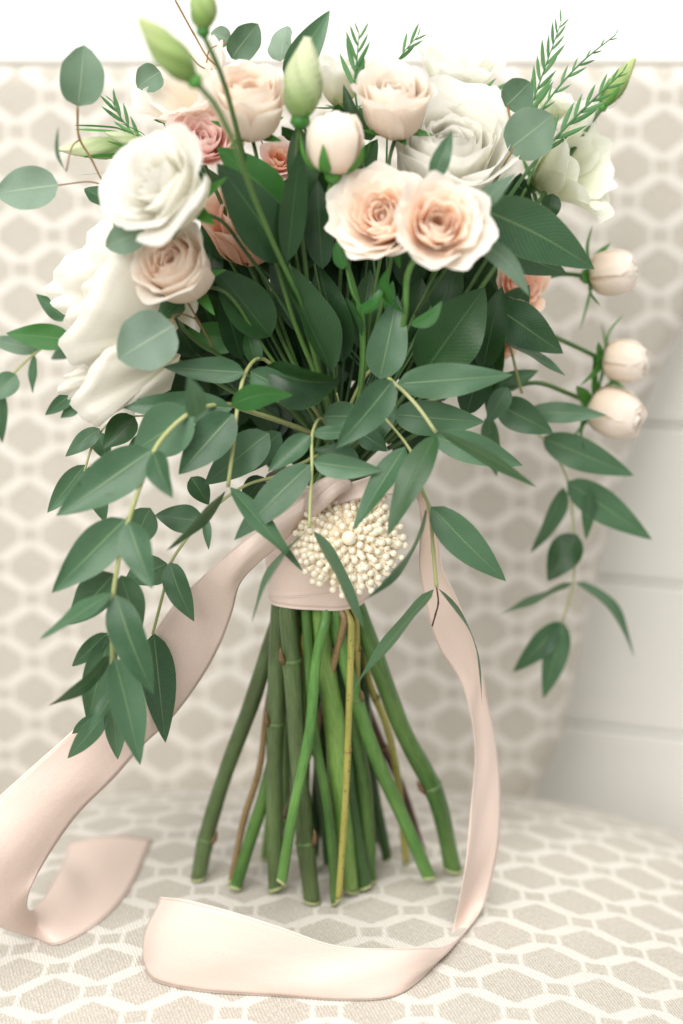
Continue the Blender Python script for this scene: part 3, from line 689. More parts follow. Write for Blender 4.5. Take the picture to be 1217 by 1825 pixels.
bloom('rose_bud', 'blush rose bud highest of the three at the right, with long green sepals', 'rose bud', 1096, 486, .070, 40, (.93, .12, .2), 'bud', GB,
      [(990, 490, .06), (930, 520, .05), (850, 640, .03), (690, 780, .012)], 's17', ('cream', 'cream'), 'st_green', seed=61, stem_r=4.2, size=1.15)
bloom('rose_bud', 'blush rose bud in the middle of the three at the right, star of sepals behind', 'rose bud', 1118, 644, .066, 38, (.92, -.08, .25), 'bud', GB,
      [(1000, 606, .058), (930, 580, .05), (840, 660, .03), (690, 790, .012)], None, ('cream', 'cream'), 'st_green', seed=62, stem_r=4.2, size=1.25)
bloom('rose_bud', 'roundest and lowest of the three blush rose buds at the right', 'rose bud', 1100, 738, .060, 46, (.78, -.30, .35), 'bud', GB,
      [(1010, 700, .052), (950, 682, .045), (850, 720, .03), (690, 800, .012)], None, ('cream', 'cream'), 'st_green', seed=63, stem_r=4.2, size=1.1)

random.seed(70)
spindle_bud('lisianthus_bud', 'pointed green lisianthus bud leaning left at the top, nearest the viewer', (345, 142), (248, 32), 62, -.098, -.105, 'bud',
            [(385, 190, -.09), (420, 262, -.08), (452, 350, -.065), (492, 445, -.045), (535, 540, -.03), (565, 650, -.02), (590, 780, -.01)], GL, cid='s7', stem_r=5.2, sep_n=0)
spindle_bud('lisianthus_bud', 'upright green bud cut off by the top edge of the picture', (362, 54), (364, -40), 52, -.070, -.070, 'bud',
            [(378, 95, -.066), (400, 150, -.055), (440, 300, -.03), (520, 560, -.02), (590, 780, -.008)], GL, cid='s24', stem_r=5, sep_n=0)
spindle_bud('lisianthus_bud', 'large pale green lisianthus bud standing between two blush roses', (535, 212), (548, 66), 74, -.042, -.046, 'palebud',
            [(530, 290, -.03), (545, 480, -.02), (590, 780, -.008)], GL, stem_r=4.5, sep_n=3, sepL=.5)
spindle_bud('lisianthus_bud', 'striped pale bud lying level at the far left above the crisp white rose', (238, 262), (104, 266), 42, .010, .012, 'palebud',
            [(300, 300, .01), (420, 480, .01), (580, 780, .004)], GL, stem_r=4, sepL=.9)
spindle_bud('lisianthus_bud', 'short green bud touching the striped one, just above it', (262, 262), (188, 236), 26, .002, .004, 'palebud',
            [(320, 320, .006), (430, 500, .006), (580, 780, .004)], GL, stem_r=3.5, sepL=.9)
spindle_bud('lisianthus_bud', 'slim green bud pointing up at the far right of the bouquet', (1074, 190), (1131, 104), 36, .062, .066, 'bud',
            [(1050, 222, .06), (1000, 300, .05), (880, 480, .03), (680, 760, .01)], GL, stem_r=4.5, sepL=.5)

# ================================================================ FOLIAGE
random.seed(101)
# --- trailing willow eucalyptus, left
sprig('longest eucalyptus sprig, arching down the left side nearest the viewer',
 [(430, 728, -.03), (407, 721, -.04), (340, 735, -.060), (281, 792, -.072), (248, 870, -.080), (230, 925, -.084), (212, 995, -.086), (202, 1060, -.086), (200, 1165, -.084), (202, 1257, -.082)],
 [((346, 738), (236, 806), 98, -.062, -.050, {'roll': .15}), ((352, 742), (334, 668), 44, -.078, -.095, {'roll': .3}),
  ((270, 803), (100, 920), 86, -.076, -.084, {'roll': .1}), ((274, 806), (308, 888), 46, -.084, -.100, {'roll': .55}),
  ((224, 925), (92, 1057), 78, -.084, -.090, {'roll': -.1}), ((228, 930), (272, 1050), 60, -.092, -.104, {'roll': .45}),
  ((200, 1056), (70, 1140), 30, -.090, -.108), ((204, 1022), (122, 1114), 66, -.080, -.068, {'roll': .2}), ((206, 1060), (274, 1238), 68, -.092, -.098, {'roll': .3}), ((215, 1025), (250, 1130), 58, -.078, -.070),
  ((194, 1168), (85, 1258), 26, -.088, -.100), ((204, 1172), (250, 1364), 66, -.090, -.096, {'roll': -.25}), ((192, 1128), (128, 1188), 34, -.078, -.070), ((196, 1130), (156, 1290), 58, -.078, -.070, {'roll': .1}),
  ((202, 1232), (158, 1305), 22, -.088, -.098), ((190, 1268), (120, 1352), 38, -.080, -.078), ((200, 1245), (210, 1354), 42, -.080, -.074, {'roll': -.2}), ((170, 1275), (128, 1308), 20, -.074, -.068)],
 r=5.2, group=GE, cid='s9', taper=.5)
sprig('thin eucalyptus sprig curving down in front of the left ribbon tail',
 [(540, 825, -.02), (497, 847, -.03), (442, 863, -.038), (400, 889, -.042), (364, 921, -.045), (331, 962, -.047), (303, 1006, -.048), (290, 1060, -.048), (272, 1130, -.047)],
 [((274, 1128), (295, 1324), 66, -.047, -.044, {'roll': .1}), ((302, 1002), (346, 1108), 48, -.050, -.056, {'roll': .35}), ((298, 1004), (222, 1036), 60, -.046, -.036),
  ((362, 930), (276, 918), 54, -.045, -.036, {'roll': .1}), ((366, 922), (372, 980), 17, -.046, -.05), ((268, 905), (235, 975), 70, -.05, -.045, {'roll': .1}),
  ((402, 875), (296, 982), 20, -.056, -.085)],
 r=3.4, group=GE, cid='s2')
sprig('eucalyptus sprig with the straight pale stalk hanging left of the brooch',
 [(470, 640, -.02), (438, 663, -.036), (422, 735, -.050), (416, 790, -.055), (406, 868, -.058)],
 [((436, 664), (290, 654), 48, -.04, -.048, {'roll': .2}), ((446, 662), (557, 724), 56, -.04, -.045, {'roll': .2}), ((438, 672), (470, 716), 40, -.034, -.03),
  ((412, 722), (522, 704), 46, -.058, -.066, {'mat': 'bright', 'roll': .4, 'bend': -.08}), ((414, 728), (208, 722), 60, -.050, -.042, {'roll': -.1}),
  ((416, 738), (318, 846), 78, -.056, -.062, {'roll': .1}), ((480, 772), (364, 864), 72, -.036, -.034, {'roll': .05}),
  ((410, 868), (541, 1020), 34, -.060, -.074, {'roll': -.9}), ((396, 780), (300, 790), 40, -.05, -.045)],
 r=4.4, group=GE, cid='s20')
sprig('short eucalyptus sprig crossing the pearl brooch on its left',
 [(572, 745, -.03), (556, 776, -.048), (556, 826, -.056), (553, 885, -.060), (551, 942, -.064)],
 [((553, 776), (477, 841), 42, -.05, -.054), ((558, 772), (640, 770), 26, -.048, -.046), ((553, 828), (417, 963), 62, -.057, -.062, {'roll': .15}), ((558, 823), (682, 838), 46, -.058, -.062, {'roll': .2}),
  ((549, 945), (448, 1112), 12, -.068, -.10, {'bend': .05}), ((557, 946), (648, 1120), 26, -.068, -.078, {'bend': .06})],
 r=3.6, group=GE, cid='s25')
sprig('eucalyptus sprig with broad level leaves right of centre, above the brooch',
 [(660, 660, -.02), (704, 684, -.044), (742, 722, -.052), (777, 771, -.058)],
 [((708, 684), (914, 668), 66, -.046, -.050, {'roll': .1}), ((700, 678), (597, 800), 66, -.052, -.066, {'roll': -.2}), ((676, 676), (708, 526), 74, -.038, -.034, {'roll': .1}),
  ((778, 774), (690, 956), 54, -.062, -.076, {'roll': .4, 'mat': 'broad'}), ((782, 769), (956, 868), 26, -.064, -.082), ((768, 778), (932, 830), 58, -.052, -.046, {'roll': -.1})],
 r=4.2, group=GE, cid='s16')
sprig('eucalyptus sprig hanging down the right ribbon tail to a dry brown tip',
 [(660, 720, -.02), (692, 752, -.036), (735, 810, -.046), (752, 872, -.050), (765, 905, -.052), (772, 980, -.054), (778, 1046, -.055)],
 [((700, 738), (864, 752), 66, -.038, -.034, {'roll': .1}), ((722, 796), (628, 946), 44, -.052, -.078, {'roll': .5}), ((768, 903), (902, 1036), 66, -.053, -.055, {'roll': .1}),
  ((758, 907), (650, 1070), 11, -.056, -.10), ((773, 1050), (624, 1234), 22, -.058, -.080), ((780, 1048), (859, 1258), 7, -.057, -.064, {'bend': -.05}), ((640, 760), (690, 805), 40, -.03, -.03)],
 r=3.8, group=GE)
tt = sprig('dry brown tip hanging in front of the right ribbon tail', [(778, 1046, -.055), (781, 1075, -.056), (776, 1095, -.056), (770, 1116, -.056)], [], r=1.6, smat='st_red', name='dried_shoot', cat='dried shoot', taper=.9)
# --- trailing, right and background
sprig('blurred eucalyptus sprig hanging at the right, away from the bouquet',
 [(860, 690, .03), (905, 740, .045), (968, 782, .056), (1010, 852, .062), (1022, 940, .064), (1022, 1036, .064), (1003, 1108, .062)],
 [((966, 780), (1130, 848), 62, .056, .05, {'roll': .1}), ((1010, 858), (1162, 962), 62, .060, .054, {'roll': .1}), ((1004, 868), (945, 986), 32, .064, .07), ((1052, 876), (1044, 962), 26, .055, .06),
  ((1028, 952), (976, 1036), 62, .062, .058, {'mat': 'broad', 'roll': .1}), ((1020, 1038), (884, 1099), 14, .062, .055), ((1024, 1038), (1130, 1172), 18, .064, .06), ((1000, 1108), (914, 1198), 44, .062, .06), ((1004, 1110), (968, 1246), 46, .060, .056)],
 r=2.8, group=GE, cid='s19')
sprig('eucalyptus sprig reaching right towards the three blush buds',
 [(780, 640, .01), (850, 600, .02), (890, 580, .028), (930, 700, .04)],
 [((882, 545), (1004, 630), 80, .028, .022, {'roll': .1}), ((890, 598), (1008, 670), 22, .03, .02), ((884, 720), (986, 772), 62, .035, .03), ((938, 736), (1082, 740), 40, .046, .04), ((880, 690), (960, 660), 36, .04, .04),
  ((885, 600), (868, 740), 40, .03, .03, {'mat': 'broad'}), ((870, 740), (885, 850), 34, .04, .045), ((905, 690), (868, 755), 40, .02, .02)],
 r=3, group=GE)
sprig('eucalyptus sprig at the far left edge, behind the largest ivory rose',
 [(200, 640, .02), (110, 606, .032), (60, 632, .038), (0, 690, .04)],
 [((128, 606), (10, 594), 50, .03, .026, {'mat': 'bright', 'roll': .15}), ((72, 622), (-30, 604), 34, .042, .04, {'mat': 'sage'}), ((62, 634), (58, 702), 16, .038, .036), ((30, 668), (-20, 715), 52, .036, .03), ((118, 570), (64, 524), 34, .03, .028), ((-4, 690), (4, 790), 30, .04, .04), ((140, 612), (90, 640), 30, .04, .05, {'mat': 'sage'})],
 r=2.6, group=GE)
sprig('small eucalyptus shoot at the left under the downward facing white rose',
 [(300, 740, -.01), (200, 750, -.012), (165, 795, -.016), (150, 840, -.018)],
 [((178, 764), (116, 814), 34, -.016, -.018), ((152, 828), (84, 914), 44, -.018, -.02), ((158, 832), (188, 932), 44, -.016, -.01), ((240, 742), (184, 800), 66, -.03, -.034, {'mat': 'broad', 'roll': .2}), ((130, 700), (80, 740), 28, .01, .012), ((140, 720), (108, 745), 24, .012, .012), ((262, 780), (228, 798), 36, -.01, -.01), ((176, 770), (192, 822), 36, .0, .0)],
 r=2.4, group=GE, petioles=[[(230, 690, .008), (160, 700, .01), (130, 701, .01)], [(165, 708, .01), (150, 714, .011), (140, 721, .012)], [(300, 790, -.006), (262, 780, -.01)]])
# --- silver dollar eucalyptus
GD = 'silver dollar eucalyptus sprigs in the bouquet'
sprig('sprig with one round leaf standing up and a pale one lying left, far left',
 [(232, 372, -.02), (190, 334, -.02), (162, 282, -.02), (141, 245, -.02), (138, 190, -.02)],
 [((139, 190), (150, 80), 80, -.02, -.02, {'roll': .1}), ((104, 330), (-8, 345), 76, -.022, -.024, {'mat': 'pale', 'roll': .2}), ((118, 305), (104, 225), 8, -.04, -.06, {'kind': 'thin'})],
 r=2.4, mat='sage', kind='round', smat='st_brown', group=GD, petioles=[[(186, 330, -.02), (160, 324, -.021), (104, 330, -.022)], [(140, 250, -.02), (128, 262, -.03), (118, 305, -.04)]])
sprig('sprig of small round leaves tucked around the peach cup rose at left',
 [(380, 620, -.03), (355, 575, -.036), (332, 536, -.038), (300, 500, -.03), (255, 440, -.028), (215, 380, -.02)],
 [((310, 580), (210, 640), 106, -.060, -.066, {'roll': .1, 'mat': 'pale'}), ((258, 412), (188, 440), 56, -.048, -.05, {'roll': .1}), ((250, 392), (180, 348), 44, -.03, -.03), ((256, 404), (200, 388), 54, -.026, -.02),
  ((234, 500), (206, 452), 42, -.028, -.03, {'mat': 'broad'}), ((330, 552), (262, 528), 48, -.034, -.034, {'mat': 'broad'}), ((200, 372), (150, 336), 34, .0, .0, {'mat': 'willow'}), ((262, 430), (226, 474), 50, -.02, -.01)],
 r=2.6, mat='sage', kind='round', smat='st_brown', group=GD, petioles=[[(352, 570, -.036), (325, 560, -.045), (308, 566, -.055), (308, 582, -.060)]])
sprig('sprig of round leaves at the very top behind the blush cup rose',
 [(470, 260, .01), (400, 130, .012), (372, 105, .012), (345, 60, .012), (312, 0, .012)],
 [((412, 104), (460, 42), 56, .01, .01, {'roll': .2}), ((410, 72), (376, 58), 38, .03, .03, {'mat': 'pale'}), ((500, 110), (512, 46), 40, .025, .03, {'mat': 'pale'}), ((286, 128), (244, 156), 52, .015, .012), ((330, 92), (300, 78), 12, .012, .012)],
 r=2.0, mat='sage', kind='round', smat='st_brown', group=GD, petioles=[[(368, 112, .012), (374, 88, .011), (410, 74, .011)], [(395, 125, .012), (360, 120, .012), (338, 98, .012)]])
sprig('sprig with two dusky round leaves behind the ferns at the right',
 [(820, 420, .0), (900, 290, -.01), (915, 262, -.012), (905, 190, .0)],
 [((905, 268), (985, 205), 92, -.012, -.010, {'roll': .1}), ((900, 190), (945, 146), 62, .0, .002, {'roll': .2})],
 r=2.4, mat='sage', kind='round', smat='st_brown', group=GD)
# --- broad sage leaves at right
sprig('stem of long sage leaves pointing right beside the front peach pair',
 [(740, 560, -.01), (800, 470, -.03), (845, 372, -.045)],
 [((842, 366), (1060, 480), 104, -.045, -.030, {'roll': .1, 'mat': 'willow', 'bend': -.03}), ((850, 410), (1010, 488), 70, -.03, -.015, {'mat': 'willow'}), ((843, 425), (944, 528), 40, -.058, -.066, {'bend': -.10}),
  ((842, 378), (920, 308), 36, -.056, -.066), ((772, 322), (806, 232), 36, -.05, -.05, {'mat': 'willow'}), ((985, 345), (975, 400), 42, .03, .03, {'mat': 'broad'})],
 r=3.6, mat='sage', kind='willow', name='leafy_stem', cat='foliage', smat='st_green')
leafy = 'leafy lisianthus stems filling the bouquet'
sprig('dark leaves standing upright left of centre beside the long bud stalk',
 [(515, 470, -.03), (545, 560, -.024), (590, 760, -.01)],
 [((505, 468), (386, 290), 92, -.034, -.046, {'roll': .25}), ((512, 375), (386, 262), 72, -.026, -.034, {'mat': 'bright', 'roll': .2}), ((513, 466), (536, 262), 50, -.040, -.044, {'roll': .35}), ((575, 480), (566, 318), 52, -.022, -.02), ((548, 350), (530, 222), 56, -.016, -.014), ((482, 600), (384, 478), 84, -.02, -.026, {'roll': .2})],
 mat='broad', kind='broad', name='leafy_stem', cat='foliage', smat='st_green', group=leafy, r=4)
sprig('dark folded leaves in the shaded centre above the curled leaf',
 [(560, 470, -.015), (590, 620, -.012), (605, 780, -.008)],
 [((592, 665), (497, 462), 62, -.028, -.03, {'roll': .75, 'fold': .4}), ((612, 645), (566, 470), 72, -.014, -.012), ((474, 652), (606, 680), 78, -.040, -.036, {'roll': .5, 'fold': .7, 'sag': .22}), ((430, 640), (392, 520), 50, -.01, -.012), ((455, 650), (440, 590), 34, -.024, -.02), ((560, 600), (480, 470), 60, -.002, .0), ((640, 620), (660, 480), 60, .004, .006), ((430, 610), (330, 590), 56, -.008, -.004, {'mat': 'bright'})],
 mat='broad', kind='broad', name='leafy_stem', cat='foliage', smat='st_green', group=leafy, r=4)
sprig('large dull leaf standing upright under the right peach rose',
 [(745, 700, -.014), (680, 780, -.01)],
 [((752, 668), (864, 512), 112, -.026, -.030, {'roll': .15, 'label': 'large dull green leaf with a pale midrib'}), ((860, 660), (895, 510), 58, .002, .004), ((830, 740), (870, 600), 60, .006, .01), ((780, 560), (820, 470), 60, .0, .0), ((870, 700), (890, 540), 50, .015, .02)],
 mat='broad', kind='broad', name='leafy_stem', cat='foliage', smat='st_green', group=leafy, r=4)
sprig('green leaf with a pointed tip at the very top beside the pale lisianthus bud',
 [(560, 300, .0), (520, 130, .006)], [((508, 140), (588, 18), 56, .008, .01, {'roll': .2}), ((640, 260), (612, 150), 30, .0, .0, {'mat': 'broad'}), ((662, 250), (640, 190), 36, .0, .0, {'mat': 'broad'})],
 mat='willow', kind='willow', name='leafy_stem', cat='foliage', smat='st_green', r=3.6)
sprig('dark eucalyptus leaves low in the centre behind the brooch sprigs',
 [(600, 700, -.015), (620, 790, -.01)],
 [((576, 742), (662, 742), 58, -.03, -.028, {'roll': .1}), ((640, 770), (690, 802), 46, -.034, -.036), ((500, 770), (420, 850), 52, -.014, -.012), ((640, 830), (560, 800), 50, -.018, -.014), ((700, 820), (760, 850), 44, -.012, -.01), ((470, 850), (430, 900), 44, -.022, -.02, {'mat': 'broad'}), ((340, 850), (372, 900), 40, -.02, -.02), ((690, 700), (660, 800), 56, -.024, -.026)],
 mat='willow', kind='willow', r=3, name='leafy_stem', cat='foliage', group=leafy)
# shoots and small spray leaflets under the peach pair
sprig('light green shoot with small curled leaves under the front peach pair',
 [(600, 380, -.03), (628, 520, -.03), (645, 555, -.028), (644, 680, -.018), (618, 790, -.01)],
 [((640, 552), (690, 500), 20, -.036, -.044, {'bend': .3}), ((722, 560), (690, 480), 20, -.046, -.054, {'bend': -.25}), ((732, 580), (788, 536), 26, -.046, -.05, {'bend': .15}), ((612, 480), (598, 430), 24, -.034, -.036), ((690, 560), (700, 500), 20, -.03, -.03), ((645, 600), (615, 530), 12, -.03, -.034)],
 mat='bright', kind='broad', name='leafy_stem', cat='foliage', smat='st_bright', r=4.6)
# filler foliage, added to block light and darken the gaps between stalks
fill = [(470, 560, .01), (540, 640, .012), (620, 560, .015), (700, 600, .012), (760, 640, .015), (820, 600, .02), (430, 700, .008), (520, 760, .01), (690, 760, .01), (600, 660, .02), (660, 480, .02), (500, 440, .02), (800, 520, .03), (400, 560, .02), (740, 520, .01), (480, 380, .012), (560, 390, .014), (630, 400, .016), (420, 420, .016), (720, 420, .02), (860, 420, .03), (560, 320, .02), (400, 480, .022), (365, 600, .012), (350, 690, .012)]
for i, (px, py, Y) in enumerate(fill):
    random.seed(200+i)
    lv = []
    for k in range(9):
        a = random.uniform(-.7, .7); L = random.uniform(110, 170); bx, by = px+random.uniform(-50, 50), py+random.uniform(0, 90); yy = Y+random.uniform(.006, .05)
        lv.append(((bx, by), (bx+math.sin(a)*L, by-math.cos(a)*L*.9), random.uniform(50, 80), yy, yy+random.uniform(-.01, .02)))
    sprig('added dark leafy stem that darkens the gaps between the flower stalks', [(px, py-60, Y), (px*.6+240, py*.5+370, Y*.6), (600, 800, .0)], lv, mat='broad', kind='broad', name='leafy_stem', cat='foliage', smat='st_dark', r=3.5, group='added leafy stems that darken the inside of the bouquet')
# --- ferns
GF = 'fern sprigs in the bouquet'
def fern(label, stem, n, L, r=1.8, cid=None):
    P = pts3(stem); path = spline(P, 60); t = thing('fern_sprig', label, 'fern', P[0], GF)
    rad = r*mpp(P[0]); full = spline(P+[at(690, 700, .01)], 60)
    tube('stem', full, [rad*(.35+.65*min(1, i/35)) for i in range(60)], 'fern', t, 7)
    pxp = []
    for i in range(n):
        f = i/n; k = int(f*48); p = path[k]; d = (path[k]-path[min(59, k+3)]).normalized()
        x, y, z = view_axes(p); s = 1 if i % 2 else -1; side = d.cross(z)*s
        ln = L*mpp(p)*(.45+.75*math.sin(min(1, f*1.6)*1.57))*random.uniform(.8, 1.15); dirv = (d*1.0+side*random.uniform(.4, .7)+z*random.uniform(-.3, .3)).normalized()
        wv = dirv.cross(z).normalized()*ln*.09; vs = []; uv = []
        for j in range(6):
            v = j/5; wj = math.sin(math.pi*(v*.86+.1))**.8
            if j == 5: wj = .05
            c = p+dirv*ln*v+d*ln*.25*v*v
            for u in (-1, 0, 1): vs.append(c+wv*u*wj+z*(-.05*ln*abs(u)*wj)); uv.append(((u+1)/2, v))
        link('leaflet', vs, grid_faces(3, 6), uv, 'fern', t)
fern('tallest pale fern sprig, blurred, at the top right', [(1000, 40, .045), (975, 110, .042), (950, 180, .04), (925, 250, .035), (880, 340, .03)], 22, 40, 2.2)
fern('thin fern sprig with a long bare stalk leaning far right', [(1097, 62, .02), (1040, 108, .015), (1000, 150, .01), (950, 215, .005), (912, 272, .0)], 13, 24, 2.8)
fern('stout fern sprig in front of the slim green bud at the right', [(1110, 128, .030), (1060, 175, .028), (1010, 225, .024), (960, 280, .02), (915, 340, .015)], 15, 38, 3.6)
fern('little fern tip showing at the left above the striped bud', [(200, 180, .02), (212, 205, .02), (232, 232, .02), (280, 290, .015)], 8, 34, 2.4)
fern('fern tip showing left of the rose pink bloom', [(272, 198, .02), (288, 215, .02), (305, 240, .015)], 6, 30, 2.4)
fern('fern tip standing left of the tallest blush rose', [(640, 60, .0), (636, 105, .0), (632, 150, .0), (640, 220, .0)], 10, 40, 2.6)
fern('small fern tip right of the tallest blush rose at the top', [(745, 64, .03), (722, 90, .03), (700, 130, .025)], 6, 30, 2.0)
fern('fern foliage under the soft white bloom furthest back', [(900, 175, .06), (860, 170, .05), (820, 190, .045)], 8, 36, 2.4)

# ================================================================ RIBBON
rib = thing('satin_ribbon', 'blush satin ribbon wrapped round the stalks with two long tails', 'ribbon', at(565, 1090, 0))
ctr = at(567, 1090, 0.0); zb = at(567, 1088, -.020).z; zt_ = at(567, 862, 0).z; cx = ctr.x; rw = 88*mpp(ctr)
def ring(name, z0, z1, r0, r1, mat='satin', wav=.02, n=72, m=14, cx0=cx, cx1=None, sx=1.0, sy=.82, tilt=0.0):
    vs, uv = [], []
    cx1 = cx0 if cx1 is None else cx1
    for j in range(m):
        v = j/(m-1)
        for i in range(n):
            a = 2*math.pi*i/n; r = r0+(r1-r0)*v
            r *= 1+wav*math.sin(a*5+v*3)*.3+wav*.35*math.sin(v*19+a*2.0)+wav*.3*math.sin(a*9-v*5)
            vs.append(V((cx0+(cx1-cx0)*v+math.cos(a)*r*sx, math.sin(a)*r*sy, z0+(z1-z0)*v+.0006*math.sin(a*3+1)+tilt*math.cos(a+.5)))); uv.append((v, i/n*.16))
    return link(name, vs, grid_faces(n, m, True), uv, mat, rib)
ring('wrap', zb, zt_+.004, rw, rw*1.14, wav=.035, m=20, cx1=at(575, 862, 0).x)
for k, (f0, f1, q) in enumerate(((.10, .52, 1.012), (.40, .80, 1.022), (.66, 1.0, 1.034))):     # overlapping turns of the wrap
    z0 = zb+(zt_-zb)*f0; z1 = zb+(zt_-zb)*f1
    ring('wrap_turn', z0, z1, rw*q*(1+.14*f0), rw*q*(1+.15*f1), wav=.03, cx0=cx+.0012*f0, cx1=cx+.0012*f1, tilt=(.004, -.005, .004)[k])
def strip(name, E1, E2, n=90, m=9, bow=0.0, wave=0.0):
    """Ribbon from two edge curves; a slight crosswise bow keeps it from looking like card."""
    a = spline(E1, n); b = spline(E2, n); vs, uv = [], []; L = 0
    for k in range(n):
        if k: L += ((a[k]+b[k])/2-(a[k-1]+b[k-1])/2).length
        t = ((a[min(n-1, k+1)]+b[min(n-1, k+1)])-(a[max(0, k-1)]+b[max(0, k-1)])).normalized(); nn = t.cross(b[k]-a[k]).normalized()
        for i in range(m):
            u = i/(m-1); vs.append(a[k].lerp(b[k], u)+nn*(bow*math.sin(math.pi*u)+wave*(math.sin(k*.19+u*2.5)+.7*math.sin(k*.083-u*4)+.5*math.sin(k*.37+u*6))*math.sin(math.pi*u)**.7)); uv.append((u, L))
    o = link(name, vs, grid_faces(m, n), uv, 'satin', rib)
    md = o.modifiers.new('thickness', 'SOLIDIFY'); md.thickness = 0.0003; md.offset = 0
    return o
def S(px, py, lift=0.0006): return on_seat(px, py, lift)
# left tail: from the knot down to the seat, round a loop and back up to its frayed end
f1 = S(100, 1684); f2 = S(165, 1652); f3 = S(222, 1598); f4 = S(272, 1497)
strip('left_tail',
 [at(560, 905, -.030), at(506, 965, -.034), at(460, 1004, -.034), at(428, 1040, -.032), at(414, 1090, -.030), at(394, 1145, -.030), at(362, 1204, -.032), at(306, 1280, -.036), at(253, 1330, -.042), at(205, 1385, -.048), at(140, 1450, -.055), at(80, 1535, -.066), at(54, 1585, -.070), at(55, 1622, f1.y+.012), at(78, 1600, f1.y+.030), at(100, 1562, f2.y+.035), at(114, 1530, f3.y+.035), at(121, 1504, f4.y-.006)],
 [at(552, 880, -.030), at(483, 928, -.036), at(425, 970, -.038), at(385, 1005, -.038), at(345, 1042, -.038), at(312, 1074, -.040), at(275, 1125, -.044), at(215, 1215, -.050), at(128, 1303, -.056), at(46, 1376, -.064), at(-20, 1440, -.074), at(-70, 1530, -.088), at(-60, 1612, -.098), at(0, 1648, f1.y-.012), S(62, 1672), f1, f2, f3, f4][:0] or
 [at(552, 880, -.030), at(483, 928, -.036), at(425, 970, -.038), at(385, 1005, -.038), at(345, 1042, -.038), at(312, 1074, -.040), at(275, 1125, -.044), at(215, 1215, -.050), at(128, 1303, -.056), at(46, 1376, -.064), at(-20, 1440, -.074), at(-75, 1540, -.090), at(-20, 1640, f1.y-.016), S(60, 1672), f1, f2, f3, f4], n=150, m=15, wave=.0009, bow=-.003)
# right tail
g = [S(808, 1650, .002), S(786, 1702), S(750, 1746), S(713, 1772), S(680, 1781), S(610, 1783), S(500, 1776), S(350, 1766), S(272, 1746), S(254, 1712)]
strip('right_tail',
 [at(728, 872, -.010), at(742, 886, -.012), at(750, 925, -.016), at(748, 970, -.018), at(747, 1010, -.018), at(756, 1066, -.018), at(780, 1150, -.016), at(821, 1215, -.016), at(842, 1290, -.018), at(847, 1353, -.020), at(839, 1440, -.028), at(829, 1545, -.040)]+g,
 [at(735, 868, -.014), at(755, 882, -.022), at(766, 920, -.028), at(780, 958, -.030), at(789, 1014, -.030), at(811, 1060, -.028), at(837, 1125, -.024), at(856, 1185, -.022), at(870, 1255, -.010), at(886, 1345, -.004), at(892, 1420, -.008), at(887, 1515, -.018), at(862, 1612, -.030), at(820, 1668, g[1].y+.012), at(790, 1687, g[2].y+.016), at(757, 1689, g[3].y+.016), at(720, 1690, g[4].y+.014), at(600, 1685, g[5].y+.009), at(500, 1652, g[6].y+.006), at(405, 1622, g[7].y+.004), at(330, 1603, g[8].y+.003), at(285, 1598, g[9].y+.002)], n=160, m=15, wave=.0009, bow=-.002)
# band over the top of the wrap, and the knot
strip('bow_loop', [at(560, 880, -.034), at(606, 866, -.036), at(650, 852, -.036), at(690, 838, -.034), at(716, 842, -.026), at(732, 870, -.014)],
      [at(566, 908, -.034), at(612, 896, -.036), at(660, 886, -.036), at(700, 882, -.034), at(724, 884, -.026), at(742, 892, -.012)], n=50, m=9, bow=.0015)
strip('bow_loop', [at(470, 868, -.014), at(510, 880, -.026), at(552, 872, -.032), at(600, 858, -.034)], [at(466, 905, -.012), at(506, 915, -.024), at(556, 902, -.032), at(604, 888, -.034)], n=40, m=9, bow=.002)
for pth in ([(548, 905, -.036), (560, 880, -.042), (585, 862, -.042), (612, 852, -.036)], [(556, 915, -.036), (574, 892, -.043), (596, 872, -.043), (620, 862, -.036)]):
    q = spline(pts3(pth), 20); tube('knot_fold', q, [.0024+.0014*math.sin(math.pi*i/19) for i in range(20)], 'satin', rib, 10)

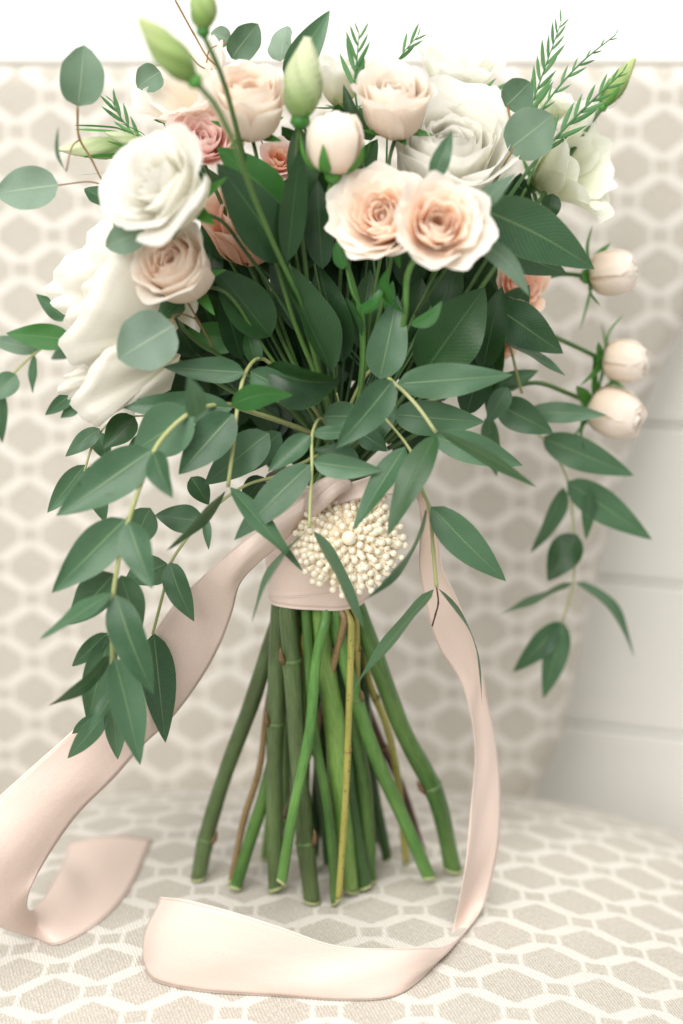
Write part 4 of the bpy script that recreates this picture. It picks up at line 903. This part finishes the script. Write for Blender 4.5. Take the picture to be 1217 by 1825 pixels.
# ================================================================ BROOCH
random.seed(300)
bc = at(622, 962, -.034); bx_, by_, bz_ = view_axes(bc); bz_ = (bz_*.96+V((0, 0, .08))).normalized(); bx_ = by_.cross(bz_).normalized(); by_ = bz_.cross(bx_)
br = thing('pearl_brooch', 'round ivory brooch of radiating rice pearls pinned on the ribbon wrap', 'brooch', bc)
RB = 94*mpp(bc)
tube('backing', [bc-bz_*.004, bc-bz_*.001, bc+bz_*.004, bc+bz_*.006], [RB*.5, RB*.62, RB*.5, RB*.2], 'core', br, 24)
def sphere_mesh(name, rx, rz, n=10, m=7):
    vs, fs = [], []
    for j in range(1, m):
        a = math.pi*j/m
        for i in range(n): b = 2*math.pi*i/n; vs.append((rx*math.sin(a)*math.cos(b), rx*math.sin(a)*math.sin(b), rz*math.cos(a)))
    fs = grid_faces(n, m-1, True); vs += [(0, 0, rz), (0, 0, -rz)]; k = len(vs)
    for i in range(n): fs += [(k-2, (i+1) % n, i), (k-1, (m-2)*n+i, (m-2)*n+(i+1) % n)]
    me = bpy.data.meshes.new(name); me.from_pydata([V(v) for v in vs], [], [f[::-1] for f in fs]); me.polygons.foreach_set('use_smooth', [True]*len(me.polygons)); me.materials.append(M['pearl']); return me
rice = sphere_mesh('pearl', 1, 1.0)
def pearl(p, d, r, l):
    o = bpy.data.objects.new('pearl', rice); COL.objects.link(o); o.parent = br; o.matrix_parent_inverse = Matrix.Translation(-br.location)
    q = d.to_track_quat('Z', 'Y'); o.matrix_basis = Matrix.Translation(p) @ q.to_matrix().to_4x4() @ Matrix.Diagonal((r, r, l, 1))
pearl(bc+bz_*RB*.44, bz_, 14*mpp(bc), 14*mpp(bc))
cnt = 0
for ringi, (el, nb, r1, dz) in enumerate([(66, 9, .25, .42), (50, 15, .43, .39), (38, 21, .60, .33), (27, 26, .76, .25), (16, 30, .90, .16), (4, 32, 1.02, .06)]):
    for k in range(nb):
        a = 2*math.pi*(k+random.uniform(-.25, .25))/nb+ringi*.4; e = R(el+random.uniform(-9, 9)); out = bx_*math.cos(a)+by_*math.sin(a)
        d = (out*math.cos(e)+bz_*math.sin(e)).normalized()
        pr = RB*random.uniform(.080, .100); end = bc+out*(RB*r1*random.uniform(.95, 1.05))+bz_*(RB*dz*random.uniform(.93, 1.07))
        pearl(end, d, pr*.76, pr*.76)                       # the little seed that ends each strand
        pearl(end-d*pr*1.75, d, pr, pr*1.5)
        cnt += 2
# the inner beads of the strands, packed under those
core = sphere_mesh('pearl_bed', 1, 1, 28, 12); core.materials.clear(); core.materials.append(M['core']); co = bpy.data.objects.new('pearl_bed', core); COL.objects.link(co); co.parent = br; co.matrix_parent_inverse = Matrix.Translation(-br.location)
co.matrix_basis = Matrix.Translation(bc) @ bz_.to_track_quat('Z', 'Y').to_matrix().to_4x4() @ Matrix.Diagonal((RB*.84, RB*.84, RB*.30, 1))
print('pearls', cnt, 'unused cut ends', [c for c in CUT if c not in used_cut])
